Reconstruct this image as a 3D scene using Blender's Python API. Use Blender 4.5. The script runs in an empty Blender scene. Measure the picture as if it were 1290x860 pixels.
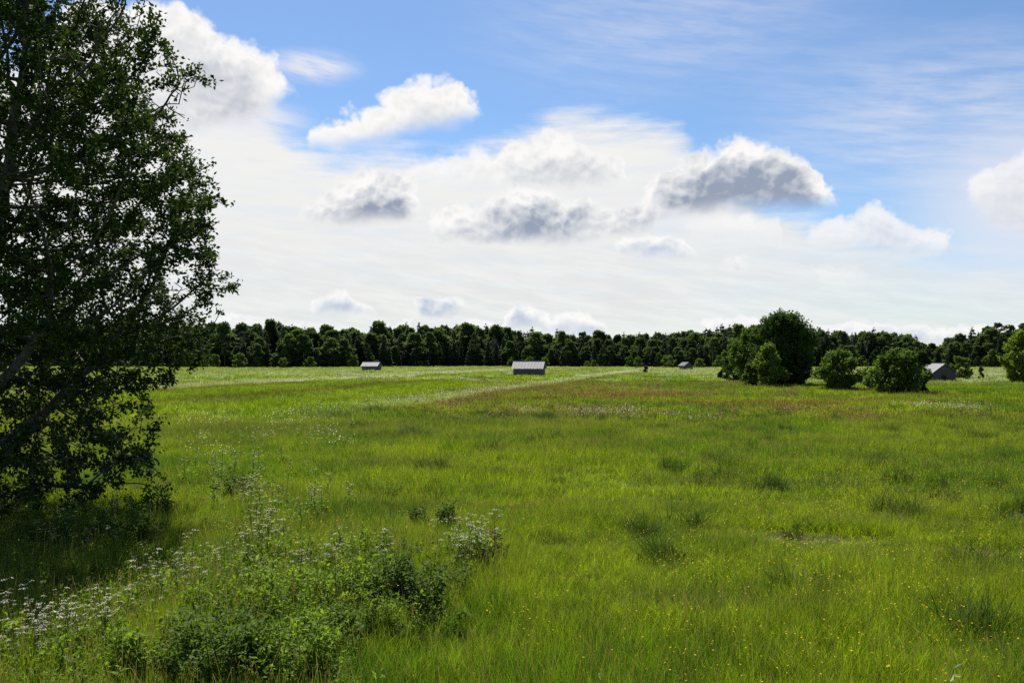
import bpy, math, random
import numpy as np
from math import radians as R, sin, cos, pi

random.seed(7)
rng = np.random.default_rng(7)
S = bpy.context.scene
COL = S.collection

# ------------------------------------------------------------------ camera
F = 1040.0            # focal length in pixels of the 1290 px wide photograph
HZ = 452.0            # horizon row
EYE = 4.0             # eye height above the meadow
cam = bpy.data.cameras.new('camera'); camo = bpy.data.objects.new('camera', cam); COL.objects.link(camo)
cam.sensor_width = 36.0; cam.lens = 36.0 * F / 1290.0
cam.clip_start = 0.05; cam.clip_end = 20000
camo.location = (0, 0, EYE)
PITCH = math.atan((HZ - 430.0) / F)
camo.rotation_euler = (pi / 2 + PITCH, 0, 0)
S.camera = camo
S.render.resolution_x = 1024; S.render.resolution_y = 682

# ------------------------------------------------------------------ light and exposure
SUN_AZ, SUN_EL = -14.0, 52.0          # degrees left of the view axis, above the horizon
SUN_STRENGTH = 5.0
SKY_STRENGTH = 0.071
S.view_settings.view_transform = 'Standard'
S.view_settings.look = 'None'
S.view_settings.exposure = 0.75
S.view_settings.gamma = 1.0
S.view_settings.use_curve_mapping = False
S.render.engine = 'CYCLES'
S.cycles.use_denoising = False
try:
    S.cycles.denoiser = 'OPENIMAGEDENOISE'
    S.cycles.denoising_input_passes = 'RGB_ALBEDO_NORMAL'
    S.cycles.denoising_prefilter = 'ACCURATE'
except Exception:
    pass
S.cycles.max_bounces = 6; S.cycles.diffuse_bounces = 3; S.cycles.glossy_bounces = 2
S.cycles.transmission_bounces = 4; S.cycles.transparent_max_bounces = 8
S.cycles.sample_clamp_indirect = 6.0
S.cycles.use_adaptive_sampling = True
S.cycles.adaptive_threshold = 0.008

sun = bpy.data.lights.new('sun', 'SUN'); suno = bpy.data.objects.new('sun', sun); COL.objects.link(suno)
sun.energy = SUN_STRENGTH; sun.angle = R(0.53); sun.color = (1.0, 0.94, 0.84)
suno.rotation_euler = (R(90 - SUN_EL), 0, R(-SUN_AZ) + pi)   # shines from the far left
suno.location = (-40, 120, 160)


class NT:
    """small helper to write node trees"""
    def __init__(s, tree): s.t = tree; s.n = tree.nodes; s.l = tree.links
    def new(s, kind, **kw):
        n = s.n.new(kind)
        for k, v in kw.items(): setattr(n, k, v)
        return n
    def put(s, sock, v):
        if v is None: return
        if hasattr(v, 'is_output') or isinstance(v, bpy.types.NodeSocket): s.l.new(v, sock)
        else: sock.default_value = v
    def m(s, op, a, b=None, c=None, clamp=False):
        n = s.new('ShaderNodeMath', operation=op, use_clamp=clamp)
        s.put(n.inputs[0], a); s.put(n.inputs[1], b)
        if c is not None: s.put(n.inputs[2], c)
        return n.outputs[0]
    def v(s, op, a, b=None):
        n = s.new('ShaderNodeVectorMath', operation=op)
        s.put(n.inputs[0], a); s.put(n.inputs[1], b)
        return n.outputs[0]
    def xyz(s, x, y, z=0.0):
        n = s.new('ShaderNodeCombineXYZ'); s.put(n.inputs[0], x); s.put(n.inputs[1], y); s.put(n.inputs[2], z)
        return n.outputs[0]
    def sep(s, v):
        n = s.new('ShaderNodeSeparateXYZ'); s.put(n.inputs[0], v); return n.outputs
    def mix(s, f, a, b, blend='MIX'):
        n = s.new('ShaderNodeMix', data_type='RGBA', blend_type=blend, clamp_factor=True)
        s.put(n.inputs[0], f); s.put(n.inputs[6], a); s.put(n.inputs[7], b)
        return n.outputs[2]
    def noise(s, vec, scale, detail=3.0, rough=0.5, color=False, dims='3D', dist=0.0):
        n = s.new('ShaderNodeTexNoise', noise_dimensions=dims)
        s.put(n.inputs['Vector'], vec); n.inputs['Scale'].default_value = scale
        n.inputs['Detail'].default_value = detail; n.inputs['Roughness'].default_value = rough
        n.inputs['Distortion'].default_value = dist
        return n.outputs[1] if color else n.outputs[0]
    def ss(s, x, lo, hi, a=0.0, b=1.0):
        n = s.new('ShaderNodeMapRange', interpolation_type='SMOOTHSTEP', clamp=True)
        s.put(n.inputs[0], x); s.put(n.inputs[1], lo); s.put(n.inputs[2], hi); s.put(n.inputs[3], a); s.put(n.inputs[4], b)
        return n.outputs[0]
    def curve(s, x, pts):
        n = s.new('ShaderNodeFloatCurve'); mp = n.mapping; c = mp.curves[0]
        mp.extend = 'HORIZONTAL'
        pts = sorted(pts)
        while len(c.points) < len(pts): c.points.new(0.5, 0.5)
        for p, (a, b) in zip(c.points, pts): p.location = (a, b); p.handle_type = 'VECTOR'
        mp.update()
        s.put(n.inputs['Value'], x)
        return n.outputs[0]
    def rgb(s, c): return (c[0], c[1], c[2], 1.0)


# ------------------------------------------------------------------ sky: Nishita blue, a high veil and heaped clouds
W = bpy.data.worlds.new('World'); S.world = W; W.use_nodes = True
W.node_tree.nodes.clear(); w = NT(W.node_tree)
AZR, ELR = 0.66, 0.50      # half width in azimuth and height in elevation (radians) of the cloud charts


def adir(px, py):
    """azimuth and elevation (radians) of a direction in the sky"""
    x, y, z = (px - 645.0) / F, 1.0, (430.0 - py) / F
    y2, z2 = y * cos(PITCH) - z * sin(PITCH), y * sin(PITCH) + z * cos(PITCH)
    return math.atan2(x, y2), math.atan2(z2, math.hypot(x, y2))


def chart(px, py):
    a, e = adir(px, py)
    return (a / AZR + 1) / 2, e / ELR


sky = w.new('ShaderNodeTexSky', sky_type='NISHITA'); sky.sun_disc = False
sky.sun_elevation = R(SUN_EL); sky.sun_rotation = R(SUN_AZ)
sky.air_density = 1.0; sky.dust_density = 0.3; sky.ozone_density = 2.5; sky.altitude = 50
geo = w.new('ShaderNodeTexCoord').outputs['Generated']
gx, gy, gz = w.sep(geo)
az = w.m('ARCTAN2', gx, gy)
el = w.m('ARCSINE', gz)
P = w.xyz(az, el)
# the edge of every heap is broken up by turbulence
wa = w.noise(P, 20.0, 6.0, 0.52, color=True)
wv = w.v('MULTIPLY', w.v('SUBTRACT', wa, (0.5, 0.5, 0.5)), (0.052, 0.040, 0.0))
wb = w.noise(w.v('MULTIPLY', P, (1.0, 1.3, 1.0)), 75.0, 5.0, 0.6, color=True)
wv2 = w.v('MULTIPLY', w.v('SUBTRACT', wb, (0.5, 0.5, 0.5)), (0.010, 0.007, 0.0))
PW = w.v('ADD', P, w.v('ADD', wv, wv2))
px_, py_, _ = w.sep(PW)
azn = w.m('MULTIPLY_ADD', px_, 0.5 / AZR, 0.5)
eln = w.m('DIVIDE', py_, ELR)
azn0 = w.m('MULTIPLY_ADD', az, 0.5 / AZR, 0.5)
eln0 = w.m('DIVIDE', el, ELR)
elb = w.m('MULTIPLY_ADD', eln, .4, w.m('MULTIPLY', eln0, .6))      # bases stay flatter than tops
# billows: rounded cells push the outline out and shade away from the sun (up and a little left)
def cells(vec):
    out = None
    for sc_, am in ((30.0, .62), (72.0, .30), (160.0, .15)):
        n = w.new('ShaderNodeTexVoronoi', feature='F1'); w.put(n.inputs['Vector'], vec); n.inputs['Scale'].default_value = sc_
        k = w.m('MULTIPLY', n.outputs['Distance'], am)
        out = k if out is None else w.m('ADD', out, k)
    return out
bil = w.v('ADD', w.v('MULTIPLY', P, (1.0, 1.2, 1.0)), w.v('MULTIPLY', w.v('SUBTRACT', wa, (0.5, 0.5, 0.5)), (0.03, 0.03, 0.03)))
c1 = cells(bil); c2 = cells(w.v('ADD', bil, (-0.003, 0.0085, 0.0)))
puff = w.m('MULTIPLY', w.m('SUBTRACT', 0.47, c1), 0.055)
relief = w.m('MULTIPLY', w.m('SUBTRACT', c1, c2), -2.0)
n1 = w.noise(P, 24.0, 3.0, 0.5)

K = 0.707 / SKY_STRENGTH
def C(r, g, b): return (r * K, g * K, b * K, 1.0)

base = w.v('MULTIPLY', sky.outputs[0], (0.76, 0.90, 1.03))
# high veil of thin cloud: lower two thirds of the view, thinner to the right, streaked
veil_top = [(-200, 60), (100, 60), (250, 78), (325, 118), (370, 168), (410, 183), (560, 186), (630, 172), (700, 138), (800, 134), (860, 160), (905, 225), (1000, 262), (1080, 285), (1180, 315), (1300, 320), (1500, 330)]
vt = w.curve(azn0, [chart(*q) for q in veil_top])
st = w.noise(w.v('MULTIPLY', w.v('ADD', P, (0, 0, 0)), (3.0, 16.0, 1.0)), 3.0, 5.0, 0.6)
st2 = w.noise(w.xyz(w.m('MULTIPLY', az, 5.0), w.m('MULTIPLY_ADD', az, 5.0, w.m('MULTIPLY', el, 32.0))), 2.2, 5.0, 0.62)
vd = w.m('ADD', w.m('SUBTRACT', vt, eln0), w.m('MULTIPLY', w.m('SUBTRACT', st, 0.5), 0.16))
veil = w.ss(vd, -0.02, 0.075)
veilmax = w.curve(azn0, [(0, .96), (chart(760, 300)[0], .95), (chart(1000, 300)[0], .86), (chart(1150, 300)[0], .72), (1, .70)])
lowthin = w.ss(eln0, 0.02, 0.16, 0.86, 1.0)
veil = w.m('MULTIPLY', w.m('MULTIPLY', veil, veilmax), lowthin)
veil = w.m('MULTIPLY', veil, w.ss(st, 0.25, 0.6, 0.86, 1.0))
veilcol = w.mix(w.ss(eln0, 0.05, 0.55), C(.655, .655, .645), C(.79, .772, .735))
veilcol = w.mix(w.ss(st2, 0.35, 0.7), veilcol, C(.755, .745, .715))
col = w.mix(veil, base, veilcol)
# feathery cirrus up right and a pale smear at the top
def patch(cx, cy, rx, ry):
    a, e = adir(cx, cy)
    q = w.v('MULTIPLY', w.v('SUBTRACT', P, (a, e, 0)), (F / rx, F / ry, 0))
    n = w.new('ShaderNodeVectorMath', operation='LENGTH'); w.put(n.inputs[0], q)
    return w.ss(n.outputs['Value'], 1.0, 0.1)
ci = w.m('MULTIPLY', patch(1180, 150, 290, 130), w.ss(st2, 0.25, 0.80, 0.10, 0.62))
ci2 = w.m('MULTIPLY', patch(840, 30, 330, 120), w.ss(st2, 0.25, 0.8, 0.08, 0.42))
ci4 = w.m('MULTIPLY', patch(395, 84, 75, 26), w.ss(st2, 0.30, 0.6, 0.15, 0.95))
ci5 = w.m('MULTIPLY', patch(320, 150, 90, 30), w.ss(st2, 0.30, 0.6, 0.3, 0.95))
ci3 = w.m('MULTIPLY', patch(1290, 260, 170, 130), 0.75)
for c_ in (ci, ci2, ci3, ci4, ci5): col = w.mix(c_, col, C(.70, .70, .75))

# heaped clouds, as charts of top and bottom over azimuth: (x, top, bottom, darkness of the base)
def layer(col, clouds, soft=0.027, lite=(.82, .81, .795), grey=(.265, .31, .40), opac=1.0, rim=1.0):
    T, B, D = [(0.0, 0.0)], [(0.0, 0.0)], [(0.0, 0.0)]
    for cl in clouds:
        for (x, t, b, d) in cl:
            cx, ct = chart(x, t); cx, cb = chart(x, b)
            T.append((cx, ct)); B.append((cx, cb)); D.append((cx, d))
    T.append((1.0, 0.0)); B.append((1.0, 0.0)); D.append((1.0, 0.0))
    top, bot, dk = w.curve(azn, T), w.curve(azn, B), w.curve(azn, D)
    pf = w.m('MULTIPLY', puff, w.m('MULTIPLY', w.ss(w.m('SUBTRACT', top, bot), 0.0, 0.05), rim))
    up = w.m('ADD', w.m('SUBTRACT', top, eln), pf); dn = w.m('ADD', w.m('SUBTRACT', elb, bot), w.m('MULTIPLY', pf, .25))
    a = w.m('MULTIPLY', w.m('MULTIPLY', w.ss(up, 0.0, soft), w.ss(dn, -0.012, soft * 1.6)), w.m('MULTIPLY', w.ss(w.m('SUBTRACT', top, bot), 0.004, 0.022), opac))
    s_ = w.m('ADD', up, w.m('MULTIPLY', w.m('SUBTRACT', n1, 0.5), 0.07 * rim))
    sh = w.m('MULTIPLY', w.ss(s_, 0.0, 0.125 * rim), w.m('MULTIPLY', dk, 1.03))
    sh = w.m('ADD', sh, w.m('MULTIPLY', relief, w.m('MULTIPLY_ADD', dk, 0.36, 0.10)))
    sh = w.m('MINIMUM', w.m('MAXIMUM', sh, 0.0), 1.0)
    cc = w.mix(sh, C(*lite), C(*grey))
    return w.mix(a, col, cc)

# small heaps above the wood
col = layer(col, [
    [(150, 408, 420, .3), (240, 400, 425, .4), (330, 398, 425, .5), (380, 404, 425, .5), (386, 404, 404, 0)],
    [(388, 388, 388, .2), (398, 376, 393, .6), (424, 363, 395, .8), (446, 374, 394, .7), (472, 375, 391, .4), (474, 385, 385, .1)],
    [(478, 404, 404, 0), (490, 402, 426, .4), (512, 400, 425, .5), (515, 397, 397, .2)],
    [(518, 386, 386, .5), (528, 376, 397, .9), (545, 373, 399, 1), (570, 374, 397, .9), (584, 386, 386, .5)],
    [(586, 405, 405, 0), (602, 402, 426, .4), (630, 404, 425, .3), (638, 390, 412, .7), (655, 381, 412, .9), (678, 386, 412, .8), (696, 398, 425, .3), (720, 392, 425, .5), (742, 390, 425, .6), (760, 399, 425, .4), (764, 404, 404, 0)],
    [(768, 309, 309, 0), (780, 300, 322, .4), (815, 290, 324, .6), (855, 296, 323, .7), (872, 308, 318, .4), (876, 314, 314, 0)],
    [(880, 405, 405, 0), (900, 398, 430, .3), (960, 396, 430, .4), (1030, 402, 430, .3), (1075, 400, 430, .4), (1120, 404, 430, .6), (1150, 402, 430, .8), (1190, 408, 430, .6), (1240, 404, 430, .3), (1330, 400, 430, .4), (1400, 410, 430, .3)],
], soft=0.012, lite=(.82, .815, .80), grey=(.36, .43, .57), opac=.95, rim=.42)
# pale bank behind the others
col = layer(col, [
    [(490, 224, 224, 0), (515, 196, 240, .15), (550, 184, 240, .25), (590, 178, 240, .35), (630, 186, 240, .3), (660, 210, 210, .1)],
    [(840, 274, 274, 0), (870, 262, 300, .1), (930, 258, 306, .2), (985, 268, 302, .15), (1010, 286, 286, .1)],
    [(1000, 352, 352, 0), (1030, 334, 360, .2), (1070, 328, 362, .3), (1105, 338, 360, .2), (1130, 350, 350, 0)],
], soft=0.04, lite=(.83, .82, .80), grey=(.46, .49, .56), opac=.9)
# middle bank
col = layer(col, [
    [(362, 264, 264, .1), (382, 246, 280, .4), (420, 222, 284, .75), (465, 204, 284, 1), (505, 206, 282, .95), (524, 232, 274, .5), (533, 256, 256, .1)],
    [(534, 282, 282, .1), (552, 254, 302, .5), (620, 238, 308, .8), (670, 230, 308, 1), (720, 236, 306, .9), (770, 242, 300, .8), (800, 238, 292, .9), (830, 244, 288, .7), (842, 266, 266, .1)],
    [(886, 332, 332, .1), (905, 322, 338, .5), (930, 312, 342, .9), (948, 320, 338, .7), (955, 328, 328, .1)],
])
col = layer(col, [
    [(1012, 296, 296, .1), (1030, 280, 312, .2), (1055, 266, 316, .35), (1085, 256, 318, .5), (1120, 254, 322, .55), (1150, 266, 324, .5), (1180, 282, 324, .35), (1206, 308, 308, .1)],
    [(1212, 220, 220, 0), (1228, 202, 262, .3), (1260, 188, 292, .45), (1300, 180, 310, .5), (1400, 190, 320, .2), (1420, 220, 220, 0)],
], soft=0.024, lite=(.80, .79, .785), grey=(.46, .50, .58), opac=.85)
# upper bank
col = layer(col, [
    [(60, 10, 200, .2), (150, -10, 190, .2), (205, -6, 175, .25), (235, 4, 175, .35), (262, 22, 165, .5), (300, 42, 160, .5), (335, 64, 152, .3), (366, 92, 130, .1), (376, 108, 108, 0)],
    [(381, 168, 168, 0), (394, 152, 190, .05), (430, 138, 194, .12), (480, 122, 184, .2), (515, 100, 172, .25), (545, 90, 166, .3), (575, 100, 162, .3), (598, 118, 154, .1), (610, 136, 136, 0)],
    [(616, 206, 206, 0), (626, 184, 236, .2), (640, 172, 238, .35), (690, 166, 238, .45), (730, 170, 238, .5), (775, 180, 234, .45), (790, 192, 228, .3), (793, 208, 208, .1)],
    [(794, 255, 255, .1), (815, 236, 276, .4), (842, 200, 276, .8), (868, 182, 274, .95), (900, 174, 272, 1.0), (935, 164, 270, 1.0), (975, 166, 270, 1.0), (1005, 180, 268, .95), (1028, 204, 266, .7), (1048, 230, 262, .4), (1058, 246, 246, .1)],
])
bg = w.new('ShaderNodeBackground'); w.put(bg.inputs[0], col); bg.inputs[1].default_value = SKY_STRENGTH
wo = w.new('ShaderNodeOutputWorld'); w.l.new(bg.outputs[0], wo.inputs[0])
W.cycles.sampling_method = 'MANUAL'; W.cycles.sample_map_resolution = 512


# ------------------------------------------------------------------ helpers
def tag(o, label=None, cat=None, group=None, kind=None):
    if label: o['label'] = label
    if cat: o['category'] = cat
    if group: o['group'] = group
    if kind: o['kind'] = kind
    return o


def np_mesh(name, V, quads=None, tris=None, mat=None, attrs=None, smooth=False):
    V = np.asarray(V, np.float32)
    me = bpy.data.meshes.new(name)
    nq = 0 if quads is None else len(quads); nt = 0 if tris is None else len(tris)
    me.vertices.add(len(V)); me.vertices.foreach_set('co', V.ravel())
    idx, tot = [], []
    if nq: idx.append(np.asarray(quads, np.int32).ravel()); tot.append(np.full(nq, 4, np.int32))
    if nt: idx.append(np.asarray(tris, np.int32).ravel()); tot.append(np.full(nt, 3, np.int32))
    if idx:
        idx = np.concatenate(idx); tot = np.concatenate(tot)
        me.loops.add(len(idx)); me.loops.foreach_set('vertex_index', idx)
        me.polygons.add(len(tot))
        me.polygons.foreach_set('loop_start', np.concatenate([[0], np.cumsum(tot)[:-1]]).astype(np.int32))
        me.polygons.foreach_set('loop_total', tot)
        me.polygons.foreach_set('use_smooth', np.full(len(tot), bool(smooth)))
    for k, a in (attrs or {}).items():
        at = me.attributes.new(k, 'FLOAT', 'POINT'); at.data.foreach_set('value', np.asarray(a, np.float32))
    me.update(calc_edges=True)
    if mat: me.materials.append(mat)
    return me


def obj(name, me, parent=None, loc=None):
    o = bpy.data.objects.new(name, me); COL.objects.link(o)
    if parent: o.parent = parent
    if loc is not None: o.location = loc
    return o


def empty(name, loc, rz=0.0, sc=None):
    o = bpy.data.objects.new(name, None); COL.objects.link(o)
    o.location = loc; o.rotation_euler = (0, 0, rz); o.empty_display_size = 0.2
    if sc: o.scale = sc
    return o


def copy_tree(o, parent=None):
    c = o.copy(); COL.objects.link(c)
    if parent: c.parent = parent
    for ch in KIDS.get(o.name, []): copy_tree(ch, c)
    return c
KIDS = {}


def part(name, me, root):
    o = obj(name, me, root); KIDS.setdefault(root.name, []).append(o); return o


def smooth(a, b, x):
    t = np.clip((x - a) / (b - a), 0, 1); return t * t * (3 - 2 * t)


def ground(x, y):
    x = np.asarray(x, float); y = np.asarray(y, float)
    bank = 2.3 * (1 - smooth(1.0, 9.5, y))
    und = 0.10 * np.sin(x * 0.11 + 0.7) * np.sin(y * 0.083 + 0.4) + 0.07 * np.sin(x * 0.31 + y * 0.17)
    return bank + und * smooth(6, 14, y)


def at(px, py):
    """point of the meadow seen in direction (px, py)"""
    D = EYE * F / (py - HZ)
    return (px - 645.0) / F * D, D


def metres(px, D): return px * D / F


MUD = [(7.0, 18.2, 1.7, .62), (5.9, 18.8, 1.0, .5), (9.4, 17.0, 1.2, .55), (10.7, 16.8, .7, .45), (12.9, 20.1, 1.5, 1.3)]
def mud(x, y):
    m_ = np.zeros_like(np.asarray(x, float))
    for (cx, cy, rx, ry) in MUD:
        q = np.hypot((x - cx) / rx, (y - cy) / ry); m_ = np.maximum(m_, 1 - smooth(0.55, 1.15, q))
    return m_


# ------------------------------------------------------------------ materials
def material(name):
    m_ = bpy.data.materials.new(name); m_.use_nodes = True; m_.node_tree.nodes.clear(); return m_, NT(m_.node_tree)


def finish(t, sh):
    o = t.new('ShaderNodeOutputMaterial'); t.l.new(sh, o.inputs[0])


def leaf_shader(t, colr, trans=0.45, gloss=0.12, rough=0.6, tcol=None, tgain=(1.25, 1.35, 0.7)):
    b = t.new('ShaderNodeBsdfPrincipled'); t.put(b.inputs['Base Color'], colr)
    b.inputs['Roughness'].default_value = rough; b.inputs['Specular IOR Level'].default_value = gloss
    tr = t.new('ShaderNodeBsdfTranslucent'); t.put(tr.inputs[0], t.v('MULTIPLY', colr, tgain))
    mx = t.new('ShaderNodeMixShader'); mx.inputs[0].default_value = trans
    t.l.new(b.outputs[0], mx.inputs[1]); t.l.new(tr.outputs[0], mx.inputs[2])
    return mx.outputs[0]


def leaf_mat(name, c1, c2, trans=0.45, gloss=0.25, rough=0.45, vary=0.25, tgain=(1.25, 1.35, 0.7)):
    m_, t = material(name)
    at_ = t.new('ShaderNodeAttribute', attribute_name='tint').outputs['Fac']
    oi = t.new('ShaderNodeObjectInfo').outputs['Random']
    c = t.mix(at_, t.rgb(c1), t.rgb(c2))
    c = t.v('MULTIPLY', c, t.xyz(*[t.m('MULTIPLY_ADD', oi, vary * k, 1 - vary * k / 2) for k in (1.2, 1.0, 0.8)]))
    finish(t, leaf_shader(t, c, trans, gloss, rough, tgain=tgain)); return m_


def bark_mat(name, c1, c2, scale=14.0):
    m_, t = material(name)
    co = t.new('ShaderNodeTexCoord').outputs['Object']
    n = t.noise(t.v('MULTIPLY', co, (1, 1, 0.25)), scale, 6, 0.65)
    b = t.new('ShaderNodeBsdfPrincipled'); t.put(b.inputs['Base Color'], t.mix(t.ss(n, .3, .7), t.rgb(c1), t.rgb(c2)))
    b.inputs['Roughness'].default_value = .85
    bp = t.new('ShaderNodeBump'); bp.inputs['Strength'].default_value = .6; bp.inputs['Distance'].default_value = .02
    t.put(bp.inputs['Height'], n); t.l.new(bp.outputs[0], b.inputs['Normal'])
    finish(t, b.outputs[0]); return m_


# colour of the sward over the field, shared by soil sheet and grass blades
MG = bpy.data.node_groups.new('meadow_colour', 'ShaderNodeTree')
MG.interface.new_socket('Color', in_out='OUTPUT', socket_type='NodeSocketColor')
MG.interface.new_socket('Mud', in_out='OUTPUT', socket_type='NodeSocketFloat')
g = NT(MG)
pos = g.new('ShaderNodeNewGeometry').outputs['Position']
x_, y_, z_ = g.sep(pos)
s_ = g.m('MULTIPLY_ADD', y_, -0.25, x_)                       # across the old field strips
flat = g.xyz(x_, y_, 0)
strip = g.xyz(g.m('MULTIPLY', s_, 0.10), g.m('MULTIPLY', y_, 0.016), 0)
nA = g.noise(flat, 0.055, 3, .55); nB = g.noise(flat, 0.35, 4, .6); nC = g.noise(strip, 1.0, 4, .6)
nD = g.noise(g.v('MULTIPLY', flat, (0.05, 0.16, 1)), 1.0, 4, .6)
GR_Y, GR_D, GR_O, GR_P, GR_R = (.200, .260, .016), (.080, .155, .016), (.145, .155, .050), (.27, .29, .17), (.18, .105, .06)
c = g.mix(g.ss(nA, .40, .56), g.rgb(GR_D), g.rgb(GR_Y))
nE = g.noise(flat, 1.3, 3, .6)
c = g.mix(g.m('MULTIPLY', g.ss(nE, .54, .40), .45), c, g.rgb((.050, .100, .014)))
c = g.mix(g.m('MULTIPLY', g.ss(nB, .42, .70), .60), c, g.rgb((.240, .305, .014)))
c = g.mix(g.m('MULTIPLY', g.ss(nB, .50, .30), .5), c, g.rgb((.055, .120, .012)))
mid = g.m('MULTIPLY', g.ss(y_, 30, 60), g.ss(y_, 400, 200))
c = g.mix(g.m('MULTIPLY', g.m('MULTIPLY', g.ss(nC, .52, .68), mid), .55), c, g.rgb(GR_O))
c = g.mix(g.m('MULTIPLY', g.m('MULTIPLY', g.ss(nD, .53, .66), g.ss(y_, 16, 45)), .40), c, g.rgb((.085, .120, .030)))
nF = g.noise(g.v('MULTIPLY', flat, (.11, .22, 1)), 1.0, 4, .62)
c = g.mix(g.m('MULTIPLY', g.ss(nF, .52, .62), .62), c, g.rgb((.092, .118, .038)))
# sorrel red in the middle of the field
red = g.m('MULTIPLY', g.m('MULTIPLY', g.ss(y_, 48, 60), g.ss(y_, 150, 90)), g.m('MULTIPLY', g.ss(x_, -12, 0), g.ss(x_, 55, 25)))
c = g.mix(g.m('MULTIPLY', g.m('MULTIPLY', red, g.ss(nD, .46, .58)), .75), c, g.rgb(GR_R))
def gauss(center, wid):
    q = g.m('DIVIDE', g.m('SUBTRACT', s_, center), wid); return g.m('POWER', 2.718, g.m('MULTIPLY', g.m('MULTIPLY', q, q), -1.0))
for (cen, wid, y0, amt, cc) in ((-77, 7.0, 70, .95, (.30, .31, .21)), (-68, 2.4, 75, .85, (.115, .092, .042)), (-27, 1.5, 50, .75, (.30, .31, .21)), (-23.5, 2.0, 50, .6, (.125, .085, .045)), (-120, 16, 120, .5, GR_P), (-50, 2.6, 55, .75, (.115, .095, .042)), (-60, 5, 70, .5, GR_Y), (-38, 5, 60, .5, GR_Y)):
    c = g.mix(g.m('MULTIPLY', g.m('MULTIPLY', gauss(cen, wid), g.ss(y_, y0, y0 + 25)), amt), c, g.rgb(cc))
qd = g.m('DIVIDE', g.m('SUBTRACT', y_, g.m('MULTIPLY_ADD', x_, .7, 54.6)), 5.5)
dband = g.m('MULTIPLY', g.m('POWER', 2.718, g.m('MULTIPLY', g.m('MULTIPLY', qd, qd), -1.0)), g.m('MULTIPLY', g.ss(x_, -30, -18), g.ss(x_, 14, 2)))
c = g.mix(g.m('MULTIPLY', dband, .6), c, g.rgb((.085, .120, .035)))
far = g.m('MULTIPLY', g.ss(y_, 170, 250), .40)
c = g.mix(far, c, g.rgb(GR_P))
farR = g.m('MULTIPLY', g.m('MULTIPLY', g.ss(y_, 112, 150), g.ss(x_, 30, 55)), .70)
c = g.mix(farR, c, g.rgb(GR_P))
# bare wet soil
mm = None
for (cx, cy, rx, ry) in MUD:
    q = g.v('MULTIPLY', g.v('SUBTRACT', flat, (cx, cy, 0)), (1 / rx, 1 / ry, 0))
    n = g.new('ShaderNodeVectorMath', operation='LENGTH'); g.put(n.inputs[0], q)
    k = g.ss(g.m('ADD', n.outputs['Value'], g.m('MULTIPLY', g.m('SUBTRACT', nB, .5), .9)), 1.1, .7)
    mm = k if mm is None else g.m('MAXIMUM', mm, k)
go = g.new('NodeGroupOutput'); g.put(go.inputs[0], c); g.put(go.inputs[1], mm)


def meadow(t):
    n = t.new('ShaderNodeGroup'); n.node_tree = MG; return n.outputs[0], n.outputs[1]


M = {}
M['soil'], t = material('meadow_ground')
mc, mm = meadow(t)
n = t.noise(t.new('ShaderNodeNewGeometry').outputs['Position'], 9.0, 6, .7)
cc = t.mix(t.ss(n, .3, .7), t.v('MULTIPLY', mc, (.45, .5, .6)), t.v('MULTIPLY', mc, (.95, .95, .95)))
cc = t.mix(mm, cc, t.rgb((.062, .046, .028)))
b = t.new('ShaderNodeBsdfPrincipled'); t.put(b.inputs['Base Color'], cc); b.inputs['Roughness'].default_value = .9
b.inputs['Specular IOR Level'].default_value = .15
bp = t.new('ShaderNodeBump'); bp.inputs['Strength'].default_value = .8; bp.inputs['Distance'].default_value = .08
t.put(bp.inputs['Height'], n); t.l.new(bp.outputs[0], b.inputs['Normal'])
finish(t, b.outputs[0])

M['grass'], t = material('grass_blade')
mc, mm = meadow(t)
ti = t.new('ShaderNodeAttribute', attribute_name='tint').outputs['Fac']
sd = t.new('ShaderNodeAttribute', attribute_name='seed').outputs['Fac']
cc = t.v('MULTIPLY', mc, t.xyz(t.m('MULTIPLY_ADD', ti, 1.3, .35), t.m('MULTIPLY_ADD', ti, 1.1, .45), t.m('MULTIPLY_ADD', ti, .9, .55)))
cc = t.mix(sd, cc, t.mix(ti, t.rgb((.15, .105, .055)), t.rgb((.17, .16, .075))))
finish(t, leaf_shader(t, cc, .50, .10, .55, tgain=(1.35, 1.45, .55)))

M['willow'] = leaf_mat('willow_leaf', (.015, .028, .007), (.050, .080, .014), .30, .08, .60)
M['shrub_light'] = leaf_mat('light_leaf', (.105, .175, .016), (.185, .255, .026), .52, .10, .60)
M['shrub_dark'] = leaf_mat('dark_leaf', (.050, .092, .011), (.095, .150, .018), .44, .10, .60)
M['shrub_red'] = leaf_mat('russet_leaf', (.10, .075, .04), (.13, .075, .045), .35, .10, .60)
M['silver'] = leaf_mat('silvery_leaf', (.34, .35, .22), (.55, .55, .40), .30, .10, .60)
M['tree_dark'] = leaf_mat('tree_leaf_dark', (.036, .066, .014), (.066, .108, .022), .36, .10, .60)
M['tree_mid'] = leaf_mat('tree_leaf_mid', (.070, .115, .020), (.115, .165, .030), .44, .10, .60)
M['tree_light'] = leaf_mat('tree_leaf_light', (.095, .145, .022), (.150, .200, .036), .48, .10, .60)
M['birch_leaf'] = leaf_mat('birch_leaf', (.062, .098, .034), (.108, .148, .050), .46, .10, .60, .7)
M['spruce'] = leaf_mat('spruce_needles', (.030, .050, .024), (.052, .076, .032), .18, .10, .60, .4)
M['pine'] = leaf_mat('pine_needles', (.038, .058, .026), (.062, .086, .034), .20, .10, .60, .4)
M['bark'] = bark_mat('grey_bark', (.06, .055, .05), (.15, .14, .125))
M['bark_dark'] = bark_mat('dark_bark', (.035, .03, .025), (.085, .07, .055))
M['bark_birch'] = bark_mat('birch_bark', (.10, .09, .08), (.42, .41, .38), 5)
M['bark_pine'] = bark_mat('pine_bark', (.10, .06, .04), (.22, .13, .08), 6)
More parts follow.
